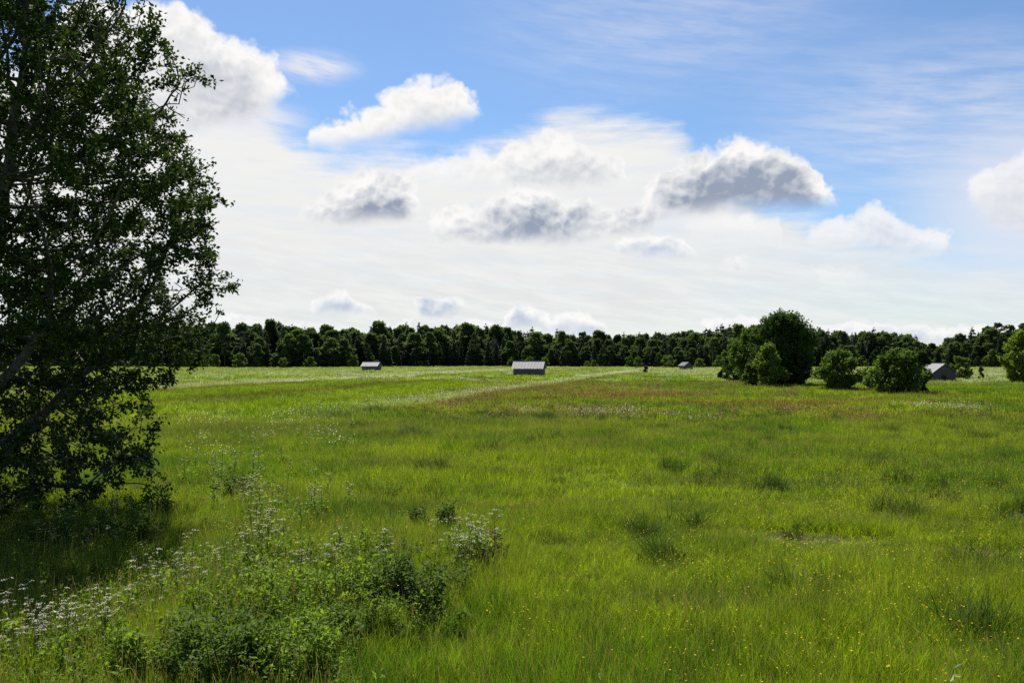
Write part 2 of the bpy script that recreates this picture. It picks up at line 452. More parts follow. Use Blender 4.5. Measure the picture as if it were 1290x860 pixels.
M['stem'] = leaf_mat('green_stem', (.06, .10, .025), (.10, .13, .035), .2, .10, .60)
M['stemred'] = leaf_mat('brown_stem', (.07, .055, .03), (.10, .07, .04), .1, .10, .60)
M['white'] = leaf_mat('white_petal', (.66, .64, .52), (.80, .77, .66), .50, .05, .70, .15, (1, .98, .88))
M['yellow'] = leaf_mat('yellow_petal', (.62, .42, .012), (.72, .55, .02), .35, .10, .60, .15, (1, .95, .6))
M['rust'] = leaf_mat('sorrel_spike', (.17, .055, .035), (.24, .10, .05), .3, .10, .60, .2, (1, 1, 1))

# ------------------------------------------------------------------ ground sheet
def axis(lo, hi, fine_lo, fine_hi, step):
    a = list(np.arange(fine_lo, fine_hi + 1e-6, step)); st = step; v = fine_hi
    while v < hi: st *= 1.25; v += st; a.append(min(v, hi))
    st = step; v = fine_lo
    while v > lo: st *= 1.25; v -= st; a.insert(0, max(v, lo))
    return np.array(a)
gxs, gys = axis(-6000, 6000, -40, 40, .8), axis(-300, 9000, 0, 90, .8)
X, Y = np.meshgrid(gxs, gys)
Z = ground(X, Y) - 0.05 * mud(X, Y)
nx, ny = len(gxs), len(gys)
ii = np.arange(nx * ny).reshape(ny, nx)
q = np.stack([ii[:-1, :-1], ii[:-1, 1:], ii[1:, 1:], ii[1:, :-1]], -1).reshape(-1, 4)
gr = obj('ground', np_mesh('ground', np.stack([X, Y, Z], -1).reshape(-1, 3), quads=q, mat=M['soil'], smooth=True))
tag(gr, 'flat green meadow floor running to the wood', kind='structure')

# ------------------------------------------------------------------ leaves, tubes
def leaves(Pn, size, rs, out=None, flat_=0.35, aspect=.5, fold=.25, droop=0.0):
    """folded diamond leaves at points Pn; returns verts, quads, tint"""
    N = len(Pn)
    d = rs.normal(size=(N, 3))
    if out is not None: d = d * .75 + out * .9
    d[:, 2] -= droop
    d /= np.linalg.norm(d, axis=1, keepdims=True) + 1e-9
    up = rs.normal(size=(N, 3)) * (1 - flat_) + np.array([0, 0, 1.0]) * flat_ * 2
    s = np.cross(d, up); s /= np.linalg.norm(s, axis=1, keepdims=True) + 1e-9
    nrm = np.cross(s, d)
    L = size * rs.uniform(.65, 1.3, N)[:, None]
    wd = L * aspect
    b0 = Pn; tip = Pn + d * L
    midp = Pn + d * L * .45
    l = midp + s * wd * .5 + nrm * wd * fold * .5; r = midp - s * wd * .5 + nrm * wd * fold * .5
    V = np.stack([b0, l, tip, r], 1).reshape(-1, 3)
    Q = np.arange(N * 4).reshape(N, 4)
    tint = np.repeat(np.clip(rs.normal(.5, .28, N), 0, 1), 4)
    return V, Q, tint


def tubes(A, B, ra, rb, k=5):
    """one open tapered tube per segment"""
    A = np.asarray(A, float); B = np.asarray(B, float); N = len(A)
    ra = np.broadcast_to(ra, N); rb = np.broadcast_to(rb, N)
    d = B - A; d /= np.linalg.norm(d, axis=1, keepdims=True) + 1e-9
    ref = np.where(np.abs(d[:, 2:3]) > .9, np.array([[1., 0, 0]]), np.array([[0, 0, 1.]]))
    u = np.cross(d, ref); u /= np.linalg.norm(u, axis=1, keepdims=True) + 1e-9
    v = np.cross(d, u)
    th = np.arange(k) * 2 * pi / k
    ring = u[:, None] * np.cos(th)[None, :, None] + v[:, None] * np.sin(th)[None, :, None]
    V = np.concatenate([A[:, None] + ring * ra[:, None, None], B[:, None] + ring * rb[:, None, None]], 1).reshape(-1, 3)
    i = np.arange(k); j = (i + 1) % k
    Q0 = np.stack([i, j, j + k, i + k], 1)
    Q = (np.arange(N)[:, None, None] * 2 * k + Q0[None]).reshape(-1, 4)
    return V, Q


def polytube(pts, radii, k=6):
    pts = np.asarray(pts, float); radii = np.asarray(radii, float)
    return tubes(pts[:-1], pts[1:], radii[:-1], radii[1:], k)


def cat(parts_):
    V, Q, T, o = [], [], [], 0
    for p_ in parts_:
        V.append(p_[0]); Q.append(p_[1] + o); o += len(p_[0])
        T.append(p_[2] if len(p_) > 2 else np.full(len(p_[0]), .5))
    return np.concatenate(V), np.concatenate(Q), np.concatenate(T)


def mesh_of(name, parts_, mat, sm=False):
    V, Q, T = cat(parts_)
    return np_mesh(name, V, quads=Q, mat=mat, attrs={'tint': T}, smooth=sm)


# ------------------------------------------------------------------ the big goat willow at the left edge (space colonisation)
def big_willow():
    rs = np.random.default_rng(21)
    bx, by = -13.9, 20.2
    root = empty('goat_willow', (bx, by, float(ground(bx, by))))
    tag(root, 'big dark spreading tree cut off by the left edge, branches reaching over the meadow', 'tree')
    zs = np.array([.7, 1.1, 2.4, 3.5, 4.2, 5.0, 6.3, 7.9, 8.8, 10.2, 11.5, 12.7, 14.2, 15.3, 15.8])
    rr = np.array([4.6, 5.3, 5.0, 5.0, 5.6, 6.2, 6.2, 6.5, 6.3, 5.6, 5.4, 4.9, 3.6, 1.8, .4])
    N = 15000
    z = rs.uniform(.8, 15.7, N); th = rs.uniform(0, 2 * pi, N)
    Rm = np.interp(z, zs, rr) * (1 + .07 * np.sin(th * 5 + z * 1.1) + .05 * np.sin(th * 9 - z * 2.3))
    rad = Rm * np.sqrt(rs.uniform(.10, 1, N))
    keep = rs.random(N) < np.interp(z, [0, 3.4, 4.6, 16], [.42, .48, 1, 1])
    A = np.stack([rad * np.cos(th), rad * np.sin(th), z], 1)[keep]
    nodes, par = [np.zeros(3)], [-1]
    def stem(pts, start=0):
        cur = start
        for a, b_ in zip(pts[:-1], pts[1:]):
            a = np.array(a, float); b_ = np.array(b_, float)
            n_ = max(1, int(np.linalg.norm(b_ - a) / .3))
            for i in range(1, n_ + 1):
                nodes.append(a + (b_ - a) * i / n_ + rs.normal(0, .03, 3)); par.append(cur); cur = len(nodes) - 1
        return cur
    stem([(0, 0, 0), (.25, -.1, 1.2), (.8, -.1, 3.2), (1.3, -.3, 5.6), (1.6, -.3, 8.5)])
    stem([(0, 0, 0), (.1, .2, 1.0), (-.2, .8, 3.5), (-.4, 1.3, 6.5), (-.2, 1.4, 9.5)])
    stem([(0, 0, 0), (-.3, 0, 1.0), (-1.4, -.6, 3.6), (-2.2, -1.0, 6.5)])
    stem([(0, 0, 0), (.5, -.3, .7), (1.3, -.8, 1.7), (3.0, -.9, 2.9), (3.6, -1.0, 3.6)])
    stem([(0, 0, 0), (.4, -.5, 1.0), (2.0, -1.2, 3.4), (3.4, -1.4, 5.0)])
    stem([(0, 0, 0), (.5, .3, .9), (1.9, 1.4, 2.9), (3.2, 2.0, 4.6)])
    stem([(0, 0, 0), (.7, -.2, .5), (2.2, .1, 1.0), (3.7, .2, 1.0)])
    P_ = np.array(nodes)
    step, infl, kill = .27, 2.6, .36
    d2 = ((A[:, None] - P_[None]) ** 2).sum(-1); near = d2.argmin(1); nd = np.sqrt(d2.min(1))
    for it in range(90):
        act = nd < infl if it > 4 else nd < 6
        if not act.any(): break
        idx = near[act]; dv = A[act] - P_[idx]; dv /= np.linalg.norm(dv, axis=1, keepdims=True) + 1e-9
        acc = np.zeros((len(P_), 3)); np.add.at(acc, idx, dv)
        ui = np.unique(idx); v = acc[ui] + rs.normal(0, .25, (len(ui), 3)); v /= np.linalg.norm(v, axis=1, keepdims=True) + 1e-9
        newp = P_[ui] + v * step
        base_ = len(P_); P_ = np.concatenate([P_, newp]); par.extend(ui.tolist())
        d2 = ((A[:, None] - newp[None]) ** 2).sum(-1); m_ = np.sqrt(d2.min(1)); am = d2.argmin(1)
        up_ = m_ < nd; near[up_] = base_ + am[up_]; nd[up_] = m_[up_]
        k_ = nd > kill; A, near, nd = A[k_], near[k_], nd[k_]
        if len(A) == 0 or len(P_) > 30000: break
    par = np.array(par); n = len(P_)
    e = 2.2; r_e = np.zeros(n); kids = np.bincount(par[1:], minlength=n)
    for i in range(n - 1, 0, -1):
        if r_e[i] == 0: r_e[i] = .0105 ** e
        r_e[par[i]] += r_e[i]
    rad = r_e ** (1 / e)
    ch = np.arange(1, n); pa = par[1:]
    rp = np.minimum(rad[pa], rad[ch] * 1.45)
    big = rad[ch] > .055
    def lim(mask, k): return tubes(P_[pa[mask]], P_[ch[mask]], rp[mask], rad[ch][mask], k)
    part('trunk', mesh_of('willow_trunk', [lim(big, 9)], M['bark'], True), root)
    part('branches', mesh_of('willow_branches', [lim(~big, 5)], M['bark_dark'], True), root)
    thin = np.where((rad < .026) & (np.arange(n) > 0))[0]
    per = 48
    src = np.repeat(thin, per)
    tdir = P_[src] - P_[par[src]]; tdir /= np.linalg.norm(tdir, axis=1, keepdims=True) + 1e-9
    Pn = P_[src] + rs.normal(0, .075, (len(src), 3)) + tdir * rs.uniform(-.1, .25, (len(src), 1))
    # clumps of differing fullness leave gaps where the sky shows through
    gap = np.sin(Pn[:, 0] * 1.9 + Pn[:, 2] * 1.3) + np.sin(Pn[:, 1] * 1.7 - Pn[:, 2] * 2.1) + np.sin(Pn[:, 0] * 3.1 - Pn[:, 1] * 2.7)
    Pn = Pn[rs.random(len(Pn)) < np.clip(.58 + .58 * gap, .02, 1) * np.where(Pn[:, 2] < 3.6, .9, 1)]
    o_ = Pn - np.array([0, 0, 6.0]); o_ /= np.linalg.norm(o_, axis=1, keepdims=True)
    V, Q, T = leaves(Pn, .118, rs, o_ * .7, .35, .60, .3, .15)
    part('crown', np_mesh('willow_crown', V, quads=Q, mat=M['willow'], attrs={'tint': T}), root)
    print('willow nodes', n, 'leaves', len(Q))
big_willow()


# ------------------------------------------------------------------ tree and bush builders (meshes only)
def crown_points(rs, H, Rw, z0, nl, npl, top=.75, sh=.95, lobes=None):
    """leaf points in clumps filling an uneven egg-shaped crown"""
    pts, outs = [], []; ph = rs.uniform(0, 6.28, 2)
    for i in range(nl):
        t_ = rs.uniform(0, 1) ** .9; zc = z0 + (H - z0) * t_
        prof = (np.sin(pi * min(1, (t_ * .88 + .10))) ** top)
        a = rs.uniform(0, 2 * pi)
        lump = 1 + .16 * np.sin(a * 2 + ph[0] + zc / Rw * 1.7) + .13 * np.sin(a * 4 + ph[1] - zc / Rw * 2.6)
        rr_ = Rw * prof * lump * np.sqrt(rs.uniform(.15, 1)) * .86
        c_ = np.array([rr_ * cos(a), rr_ * sin(a), zc])
        s_ = Rw * rs.uniform(.13, .33) * sh
        k_ = int(npl * rs.uniform(.6, 1.4))
        d = rs.normal(size=(k_, 3)); d /= np.linalg.norm(d, axis=1, keepdims=True)
        rr2 = s_ * rs.uniform(.35, 1.05, (k_, 1)) ** .6
        p = c_ + d * rr2 * np.array([1, 1, .85]); pts.append(p)
        o_ = d * .7 + (p - np.array([0, 0, z0 + (H - z0) * .4])) / (Rw + .01) * .5
        outs.append(o_)
    # long shoots standing out of the crown make its edge ragged
    base_p, base_o = np.concatenate(pts), np.concatenate(outs); ctr = np.array([0, 0, z0 + (H - z0) * .42])
    far_ = np.argsort(-np.linalg.norm((base_p - ctr) / np.array([Rw, Rw, (H - z0) * .55]), axis=1))[:max(60, len(base_p) // 5)]
    for j in rs.choice(far_, min(len(far_), max(24, nl * 2))):
        d = (base_p[j] - ctr); d /= np.linalg.norm(d); d = d * .7 + np.array([0, 0, .65]) + rs.normal(0, .25, 3); d /= np.linalg.norm(d)
        L = Rw * rs.uniform(.10, .34); m_ = max(8, npl // 6); f = rs.random(m_)
        pts.append(base_p[j] - d * L * .3 + d[None] * (f * L * 1.2)[:, None] + rs.normal(0, Rw * .022, (m_, 3)) * (1.3 - f)[:, None] * 2); outs.append(np.tile(d, (m_, 1)) + rs.normal(0, .5, (m_, 3)))
    p = np.concatenate(pts); o = np.concatenate(outs)
    k = p[:, 2] > .02
    return p[k], o[k]


def decid(name, seed, H, Rw, z0, nl, npl, ls, leafm, barkm, top=.75, stems=1, sh=.95):
    rs = np.random.default_rng(seed)
    p, o = crown_points(rs, H, Rw, z0, nl, npl, top, sh)
    V, Q, T = leaves(p, ls, rs, o, .4, .75, .25, .1)
    crown = np_mesh(name + '_crown', V, quads=Q, mat=leafm, attrs={'tint': T})
    trunks = []
    for s_ in range(stems):
        tb = []
        a = rs.uniform(0, 2 * pi); lean = Rw * (.12 if stems == 1 else .4)
        zt = H * .86; zz = np.linspace(-.1, zt, 7)
        pt = np.stack([lean * cos(a) * np.maximum(zz / zt, 0) ** 1.3 + rs.normal(0, H * .006, 7), lean * sin(a) * np.maximum(zz / zt, 0) ** 1.3 + rs.normal(0, H * .006, 7), zz], 1)
        r0 = H * (.018 if stems == 1 else .011)
        tb.append(polytube(pt, np.linspace(r0, r0 * .2, 7), 7))
        for k_ in range(9):
            f = rs.uniform(.25, .9); i = f * 6; b0 = pt[int(i)] + (pt[min(6, int(i) + 1)] - pt[int(i)]) * (i % 1)
            aa = rs.uniform(0, 2 * pi); L = Rw * rs.uniform(.5, .9) * (1 - .5 * f)
            m1 = b0 + np.array([cos(aa) * L * .5, sin(aa) * L * .5, L * .25]); e1 = b0 + np.array([cos(aa) * L, sin(aa) * L, L * .55])
            tb.append(polytube([b0, m1, e1], [r0 * .4 * (1.1 - f), r0 * .25 * (1.1 - f), r0 * .06], 5))
        trunks.append(('trunk', mesh_of(name + '_trunk', tb, barkm, True)))
    return trunks + [('crown', crown)]


def spruce(name, seed, H, Rw, ls=.55, whorl=22):
    rs = np.random.default_rng(seed); pts, outs = [], []
    for i in range(whorl):
        t_ = (i + rs.uniform(-.3, .3)) / whorl; t_ = min(max(t_, 0), .99); zc = H * (.06 + .94 * t_)
        Lr = Rw * (1 - t_) ** .75 * rs.uniform(.75, 1.15) + .15; nb = 7 if t_ < .8 else 5
        for b_ in range(nb):
            a = rs.uniform(0, 2 * pi); L = Lr * rs.uniform(.7, 1.15); m_ = max(3, int(L / .28) + 2) * 2
            f = rs.uniform(.08, 1, m_); dz = -L * .35 * f + .25 * L * np.maximum(f - .75, 0)
            p = np.stack([cos(a) * L * f, sin(a) * L * f, zc + dz], 1) + rs.normal(0, .12, (m_, 3))
            pts.append(p); outs.append(np.tile([cos(a), sin(a), -.35], (m_, 1)))
    pts.append(np.stack([rs.normal(0, .08, 14), rs.normal(0, .08, 14), np.linspace(H * .92, H * 1.02, 14)], 1)); outs.append(np.tile([0, 0, 1.], (14, 1)))
    p = np.concatenate(pts); o = np.concatenate(outs)
    V, Q, T = leaves(p, ls, rs, o * 1.3, .5, .6, .3, .25)
    return [('trunk', mesh_of(name + '_trunk', [polytube([(0, 0, -.1), (0, 0, H * .5), (0, 0, H)], [H * .013, H * .008, .03], 7)], M['bark_dark'], True)),
            ('crown', np_mesh(name + '_crown', V, quads=Q, mat=M['spruce'], attrs={'tint': T}))]


def pine(name, seed, H, Rw):
    rs = np.random.default_rng(seed)
    p, o = crown_points(rs, H, Rw, H * .40, 34, 90, .6, .95)
    V, Q, T = leaves(p, .5, rs, o, .3, .6, .3, -.1)
    return [('trunk', mesh_of(name + '_trunk', [polytube([(0, 0, -.1), (.1, 0, H * .4), (.05, .1, H * .9)], [H * .014, H * .010, .05], 7)], M['bark_pine'], True)),
            ('crown', np_mesh(name + '_crown', V, quads=Q, mat=M['pine'], attrs={'tint': T}))]


def plant(name, meshes, x, y, rz=0, sc=1.0, label=None, cat_=None, group=None, sink=0.0):
    r = empty(name, (x, y, float(ground(x, y)) - sink), rz, sc if isinstance(sc, tuple) else (sc, sc, sc))
    for k_, me in meshes: part(k_, me, r)
    return tag(r, label, cat_, group)


# ------------------------------------------------------------------ clump, bushes and lone trees at the right
def by_px(px, base): x, D = at(px, base); return x, D
BG = 'round bushes and small trees at the right of the meadow'
def mid_tree(kind, seed, px, base, wpx, top, leafm, label, cat_, stems=1, z0f=.02, dens=1.0, topf=.75, ls=.30):
    x, D = at(px, base); H = metres(base - top, D); Rw = metres(wpx, D) / 2
    nl = int(52 * dens * max(.5, min(2.0, H * Rw / 14))); npl = 130
    me = decid(kind, seed, H * .93, Rw * .95, H * z0f, nl, npl, ls, leafm, M['bark_dark'], topf, stems)
    return plant(kind, me, x, D, rs_.uniform(0, 6), 1.0, label, cat_, BG)
rs_ = np.random.default_rng(3)
mid_tree('round_tree', 31, 988, 486, 82, 400, M['tree_dark'], 'tall dark round headed tree, highest of the clump right of the middle', 'tree', 2, .06, 2.6, .55)
mid_tree('leafy_bush', 32, 946, 484, 52, 417, M['tree_mid'], 'mid green tall bush leaning against the left side of the dark round tree', 'bush', 4, .02, 1.6)
mid_tree('leafy_bush', 33, 924, 481, 34, 432, M['tree_mid'], 'upright green bush at the left end of the tree clump', 'bush', 3, .02, 1.1)
mid_tree('leafy_bush', 34, 970, 488, 40, 436, M['tree_light'], 'pale green bush in front of the dark round tree', 'bush', 4, .02, 1.2)
mid_tree('leafy_bush', 35, 1006, 487, 38, 440, M['tree_dark'], 'dark bush at the foot of the round tree on its right side', 'bush', 4, .02, 1.2)
mid_tree('leafy_bush', 36, 915, 478, 18, 458, M['tree_dark'], 'small dark low bush at the far left foot of the tree clump', 'bush', 3, .0, .8)
mid_tree('leafy_bush', 37, 945, 487, 26, 458, M['tree_mid'], 'low green bush filling the front of the clump left of the pale bush', 'bush', 3, .0, .8)
mid_tree('round_bush', 38, 1059, 491, 54, 446, M['tree_mid'], 'round bush standing alone between the tree clump and the wider bush', 'bush', 4, .0, 1.6, .5)
mid_tree('round_bush', 39, 1132, 496, 66, 446, M['tree_mid'], 'widest round bush, directly left of the grey gabled barn', 'bush', 4, .0, 2.0, .5)
mid_tree('leafy_bush', 40, 1160, 495, 26, 440, M['tree_dark'], 'narrow dark upright bush grown into the right flank of the widest round bush', 'bush', 3, .02, 1.1)
mid_tree('round_bush', 41, 1211, 477, 28, 449, M['tree_mid'], 'green bush just behind the right end of the grey gabled barn', 'bush', 3, .02, 1.0)
mid_tree('sapling', 42, 1235, 478, 9, 462, M['tree_dark'], 'tiny dark sapling in the pale meadow right of the gabled barn', 'sapling', 1, .05, .5, .7, .22)
mid_tree('broad_tree', 43, 1286, 483, 46, 419, M['tree_light'], 'light green tree cut off by the right edge of the view', 'tree', 2, .04, 1.6)
mid_tree('sapling', 44, 813, 470, 6, 461, M['shrub_red'], 'lone tiny brownish sapling out in the open field left of the dark little barn', 'sapling', 1, .05, .5, .7, .3)

# ------------------------------------------------------------------ barns
def box(x0, x1, y0, y1, z0, z1):
    V = np.array([[x0, y0, z0], [x1, y0, z0], [x1, y1, z0], [x0, y1, z0], [x0, y0, z1], [x1, y0, z1], [x1, y1, z1], [x0, y1, z1]], float)
    Q = np.array([[0, 3, 2, 1], [4, 5, 6, 7], [0, 1, 5, 4], [1, 2, 6, 5], [2, 3, 7, 6], [3, 0, 4, 7]])
    return V, Q


def wood_mat(name, c1, c2):
    m_, t = material(name)
    co = t.new('ShaderNodeTexCoord').outputs['Object']
    n = t.noise(t.v('MULTIPLY', co, (6, 6, 60)), 1.0, 5, .6); n2 = t.noise(co, .8, 4, .6)
    c_ = t.mix(t.ss(n, .3, .7), t.rgb(c1), t.rgb(c2)); c_ = t.mix(t.m('MULTIPLY', t.ss(n2, .45, .7), .4), c_, t.rgb([k * 1.5 for k in c2]))
    b = t.new('ShaderNodeBsdfPrincipled'); t.put(b.inputs['Base Color'], c_); b.inputs['Roughness'].default_value = .9
    finish(t, b.outputs[0]); return m_


def tin_mat(name, c1, c2, rough=.42, metal=.35):
    m_, t = material(name)
    co = t.new('ShaderNodeTexCoord').outputs['Object']
    n = t.noise(t.v('MULTIPLY', co, (3, .6, .6)), 1.2, 5, .65); n2 = t.noise(co, .5, 3, .6)
    c_ = t.mix(t.ss(n, .35, .7), t.rgb(c1), t.rgb(c2)); c_ = t.mix(t.m('MULTIPLY', t.ss(n2, .55, .72), .5), c_, t.rgb((.16, .11, .08)))
    b = t.new('ShaderNodeBsdfPrincipled'); t.put(b.inputs['Base Color'], c_); b.inputs['Roughness'].default_value = rough
    b.inputs['Metallic'].default_value = metal
    finish(t, b.outputs[0]); return m_
M['wood'] = wood_mat('weathered_boards', (.055, .057, .062), (.095, .097, .103))
M['wood_dark'] = wood_mat('dark_boards', (.05, .052, .058), (.085, .087, .095))
M['tin'] = tin_mat('tin_sheets', (.165, .167, .175), (.225, .227, .235), .68, 0.0)
M['tin_mid'] = tin_mat('grey_roofing', (.13, .135, .145), (.18, .185, .195), .7, 0.0)
M['tin_dark'] = tin_mat('dull_roofing', (.045, .05, .06), (.065, .07, .08), .75, 0.0)
M['hole'] = wood_mat('doorway_shade_paint', (.02, .02, .02), (.03, .03, .03))  # near-black colour standing for the dimness inside the open doorway


def barn(x, y, rz, L, Wd, hw, hr, label, roofm, wallm, door='front', cat_='barn'):
    root = empty('hay_barn', (x, y, float(ground(x, y)) - .05), rz)
    tag(root, label, cat_)
    lx, ly = L / 2, Wd / 2
    # log courses: each wall is stacked logs, the gables continue up to the ridge
    ps = []; nlog = int(hw / .24); lh = hw / nlog
    for i in range(nlog):
        z0, z1 = i * lh, (i + 1) * lh - .02; o_ = (i % 2) * .006 + .05 * i / nlog      # walls flare outwards a little
        ps += [box(-lx - o_, lx + o_, -ly - o_, -ly + .14 - o_, z0, z1), box(-lx - o_, lx + o_, ly - .14 + o_, ly + o_, z0, z1)]
        for sx in (-1, 1):
            a, b_ = sorted((sx * (lx + o_ + .004), sx * (lx - .14)))
            if door == 'gable' and sx == 1 and z0 < hw * .72:
                ps += [box(a, b_, -ly + .145, -ly * .28, z0, z1), box(a, b_, ly * .28, ly - .145, z0, z1)]
            else: ps.append(box(a, b_, -ly + .145, ly - .145, z0, z1))
    ng = max(3, int((hr - hw) / .24))
    for i in range(ng):
        z0 = hw + (hr - hw - .1) * i / ng; z1 = hw + (hr - hw - .1) * (i + 1) / ng - .02; yy = ly * (1 - (z1 - hw) / (hr - hw))
        for sx in (-1, 1):
            a, b_ = sorted((sx * (lx + .05), sx * (lx - .1))); ps.append(box(a, b_, -yy, yy, z0, z1))
    part('wall', mesh_of('barn_wall', ps, wallm), root)
    # dark panel set back in the opening: inside shade put into its colour
    if door == 'gable':
        dm = [box(lx - .40, lx - .34, -ly * .28, ly * .28, .0, hw * .72)]
        part('door', mesh_of('barn_door', dm, M['hole']), root)
    # roof: two slabs with standing seams, overhanging
    ov, og = .38, .45
    sl = math.atan2(hr - hw, ly)
    rp = []; length = ly / cos(sl) + ov
    for sgn in (-1, 1):
        def tp(u, v, h):  # u along ridge, v down the slope, h above
            return (u, sgn * (v * cos(sl) + h * sin(sl)), hr + .06 - v * sin(sl) + h * cos(sl))
        def slab(u0, u1, v0, v1, h0, h1):
            c_ = [(u0, v0, h0), (u1, v0, h0), (u1, v1, h0), (u0, v1, h0), (u0, v0, h1), (u1, v0, h1), (u1, v1, h1), (u0, v1, h1)]
            V = np.array([tp(*q_) for q_ in c_]); Q = np.array([[0, 3, 2, 1], [4, 5, 6, 7], [0, 1, 5, 4], [1, 2, 6, 5], [2, 3, 7, 6], [3, 0, 4, 7]])
            return V, (Q if sgn < 0 else Q[:, ::-1])
        nsh = max(5, int((L + 2 * og) / .75)); w_ = (L + 2 * og) / nsh
        for k_ in range(nsh):
            u0 = -lx - og + k_ * w_; j = rs_.uniform(-.006, .006)
            rp.append(slab(u0, u0 + w_ - .012, .02, length + rs_.uniform(-.04, .04), .0 + j, .035 + j))
            if k_: rp.append(slab(u0 - .025, u0 + .02, .02, length, .046, .075))
    rf = part('roof', mesh_of('barn_roof', rp, roofm), root)
    rc = mesh_of('barn_ridge', [box(-lx - og - .02, lx + og + .02, -.12, .12, hr + .10, hr + .17)], roofm)
    part('ridge_cap', rc, rf)
    return root

x, D = at(667, 473)
barn(x, D + 2.0, R(-13), 6.9, 4.4, 2.0, 3.65, 'grey log hay barn with shiny tin roof standing nearest in mid field', M['tin'], M['wood'])
x, D = at(467, 467)
barn(x, D + 2.0, R(-14), 5.3, 4.0, 1.75, 3.05, 'small pale roofed hay barn farther back at the left, before the wood', M['tin'], M['wood'])
x, D = at(864, 465.5)
barn(x, D, R(-72), 3.8, 3.6, 1.6, 2.8, 'dark little barn without shine at the wood edge right of the middle', M['tin_dark'], M['wood_dark'])
x, D = at(1189, 480)
barn(x, D + 3.0, R(-86), 5.4, 4.3, 1.7, 3.2, 'grey gabled barn with open dark doorway beside the widest round bush', M['tin_mid'], M['wood_dark'], door='gable')
x, D = at(1178, 474)
barn(x - 1.2, D + 6, R(-86), 4.0, 3.2, 1.8, 3.3, 'second roof peeping out behind the grey gabled barn', M['tin'], M['wood'])

# ------------------------------------------------------------------ the wood
TOPS = np.array([(-300, 405), (0, 408), (230, 410), (300, 411), (345, 408), (400, 416), (450, 414), (500, 411), (560, 411), (600, 411), (650, 416), (700, 420), (760, 423), (800, 423), (850, 419), (900, 413), (950, 411), (1000, 414), (1040, 418), (1100, 418), (1140, 419), (1165, 432), (1185, 436), (1195, 424), (1215, 419), (1235, 411), (1290, 407), (1600, 404)])
SEG = [(-400, 255, 'seen behind the big left tree'), (255, 440, 'between big tree and small barn'), (440, 500, 'right behind the small barn'),
       (500, 632, 'between the two tin roofed barns'), (632, 702, 'behind the nearest tin barn'), (702, 845, 'between nearest and dark barn'),
       (845, 905, 'around the dark little barn'), (905, 1035, 'behind the dark round tree'), (1035, 1178, 'behind the two round bushes'), (1178, 1700, 'at the right end, past gabled barn')]
KINDS = {}
for i in range(3): KINDS['spruce', i] = spruce('spruce', 50 + i, 20, 3.3 + .35 * i, .75, 26)
for i in range(3): KINDS['birch', i] = decid('birch', 60 + i, 19, 4.6 + .3 * i, .3, 80, 190, .55, M['birch_leaf'], M['bark_birch'], (.75, 1.05, 1.35)[i])
for i in range(2): KINDS['pine', i] = pine('pine', 70 + i, 20, 2.9)
for i in range(2): KINDS['willow', i] = decid('edge_willow', 80 + i, 5.5, 3.0, .1, 26, 80, .5, M['tree_mid'], M['bark_dark'], .5, 3)
FIRST = {}
DESC = {'spruce': ('spruce_tree', 'dark pointed spruce'), 'birch': ('birch_tree', 'rounded green birch'), 'pine': ('pine_tree', 'dark open pine'), 'willow': ('willow_bush', 'low green willow bush')}
def wood_tree(kind, i, x, y, sc, label, group):
    nm, _ = DESC[kind]; k_ = (kind, i); rz = random.uniform(0, 6.28); z = float(ground(x, y)) - .1
    if k_ not in FIRST:
        r = plant(nm, KINDS[k_], 0, 0); FIRST[k_] = r
    else: r = copy_tree(FIRST[k_])
    r.location = (x, y, z); r.rotation_euler = (0, 0, rz); r.scale = (sc[0], sc[0], sc[1])
    tag(r, label, 'bush' if kind == 'willow' else 'tree', group); return r

rw = random.Random(11)
def pick(px):
    if px > 1205: p_ = (.62, .20, .18)
    elif 900 < px < 960: p_ = (.6, .3, .1)
    else: p_ = (.42, .48, .10)
    u = rw.random(); return 'spruce' if u < p_[0] else ('birch' if u < p_[0] + p_[1] else 'pine')
NEARW = 408.0
seg_names = {}
for row, (dist, n_, hf) in enumerate(((NEARW, 104, .80), (NEARW + 10, 86, 1.0), (NEARW + 22, 82, 1.10))):
    for k_ in range(n_):
        px = -70 + (1430.0) * (k_ + rw.uniform(.1, .9)) / n_
        if 905 < px < 1190 and row == 0 and rw.random() < .35: continue
        D = dist + rw.uniform(-4, 4) + 26 * math.sin(px * .011 + 1.0)
        if px > 1195: D -= 40 * min(1, (px - 1195) / 60)
        top = np.interp(px, TOPS[:, 0], TOPS[:, 1]) + rw.gauss(1.0, 2.6)
        H = (HZ - top - 1.5) / F * D + EYE
        kind = pick(px); i = rw.randrange(2 if kind == 'pine' else 3)
        h = H * (hf if kind == 'birch' else hf * .97) * (rw.uniform(.58, 1.12) if row == 0 else rw.uniform(.84, 1.05))
        seg = [s for s in SEG if s[0] <= px < s[1]][0]
        where = ('in the wood front ', 'in the wood middle rank ', 'in the wood back rank ')[row] + seg[2]
        sz = h / 19.5
        wood_tree(kind, i, (px - 645) / F * D, D, (sz * (rw.uniform(1.25, 1.95) if kind == 'birch' else rw.uniform(1.0, 1.4)), sz), DESC[kind][1] + ' ' + where, 'forest trees: %s %s' % (DESC[kind][1], where))
for k_ in range(46):
    px = -40 + 1380.0 * (k_ + rw.random()) / 46
    if k_ == 20: px = 668
    if k_ == 21: px = 645
    D = NEARW - 12 + 26 * math.sin(px * .011 + 1.0) + rw.uniform(-4, 3)
    if px > 1195: D -= 40 * min(1, (px - 1195) / 60)
    seg = [s for s in SEG if s[0] <= px < s[1]][0]
    where = 'at the wood foot ' + seg[2]
    s0 = rw.uniform(.45, 1.05)
    wood_tree('willow', k_ % 2, (px - 645) / F * D, D, (s0 * rw.uniform(.9, 1.3), s0), DESC['willow'][1] + ' ' + where, 'willow bushes ' + where)


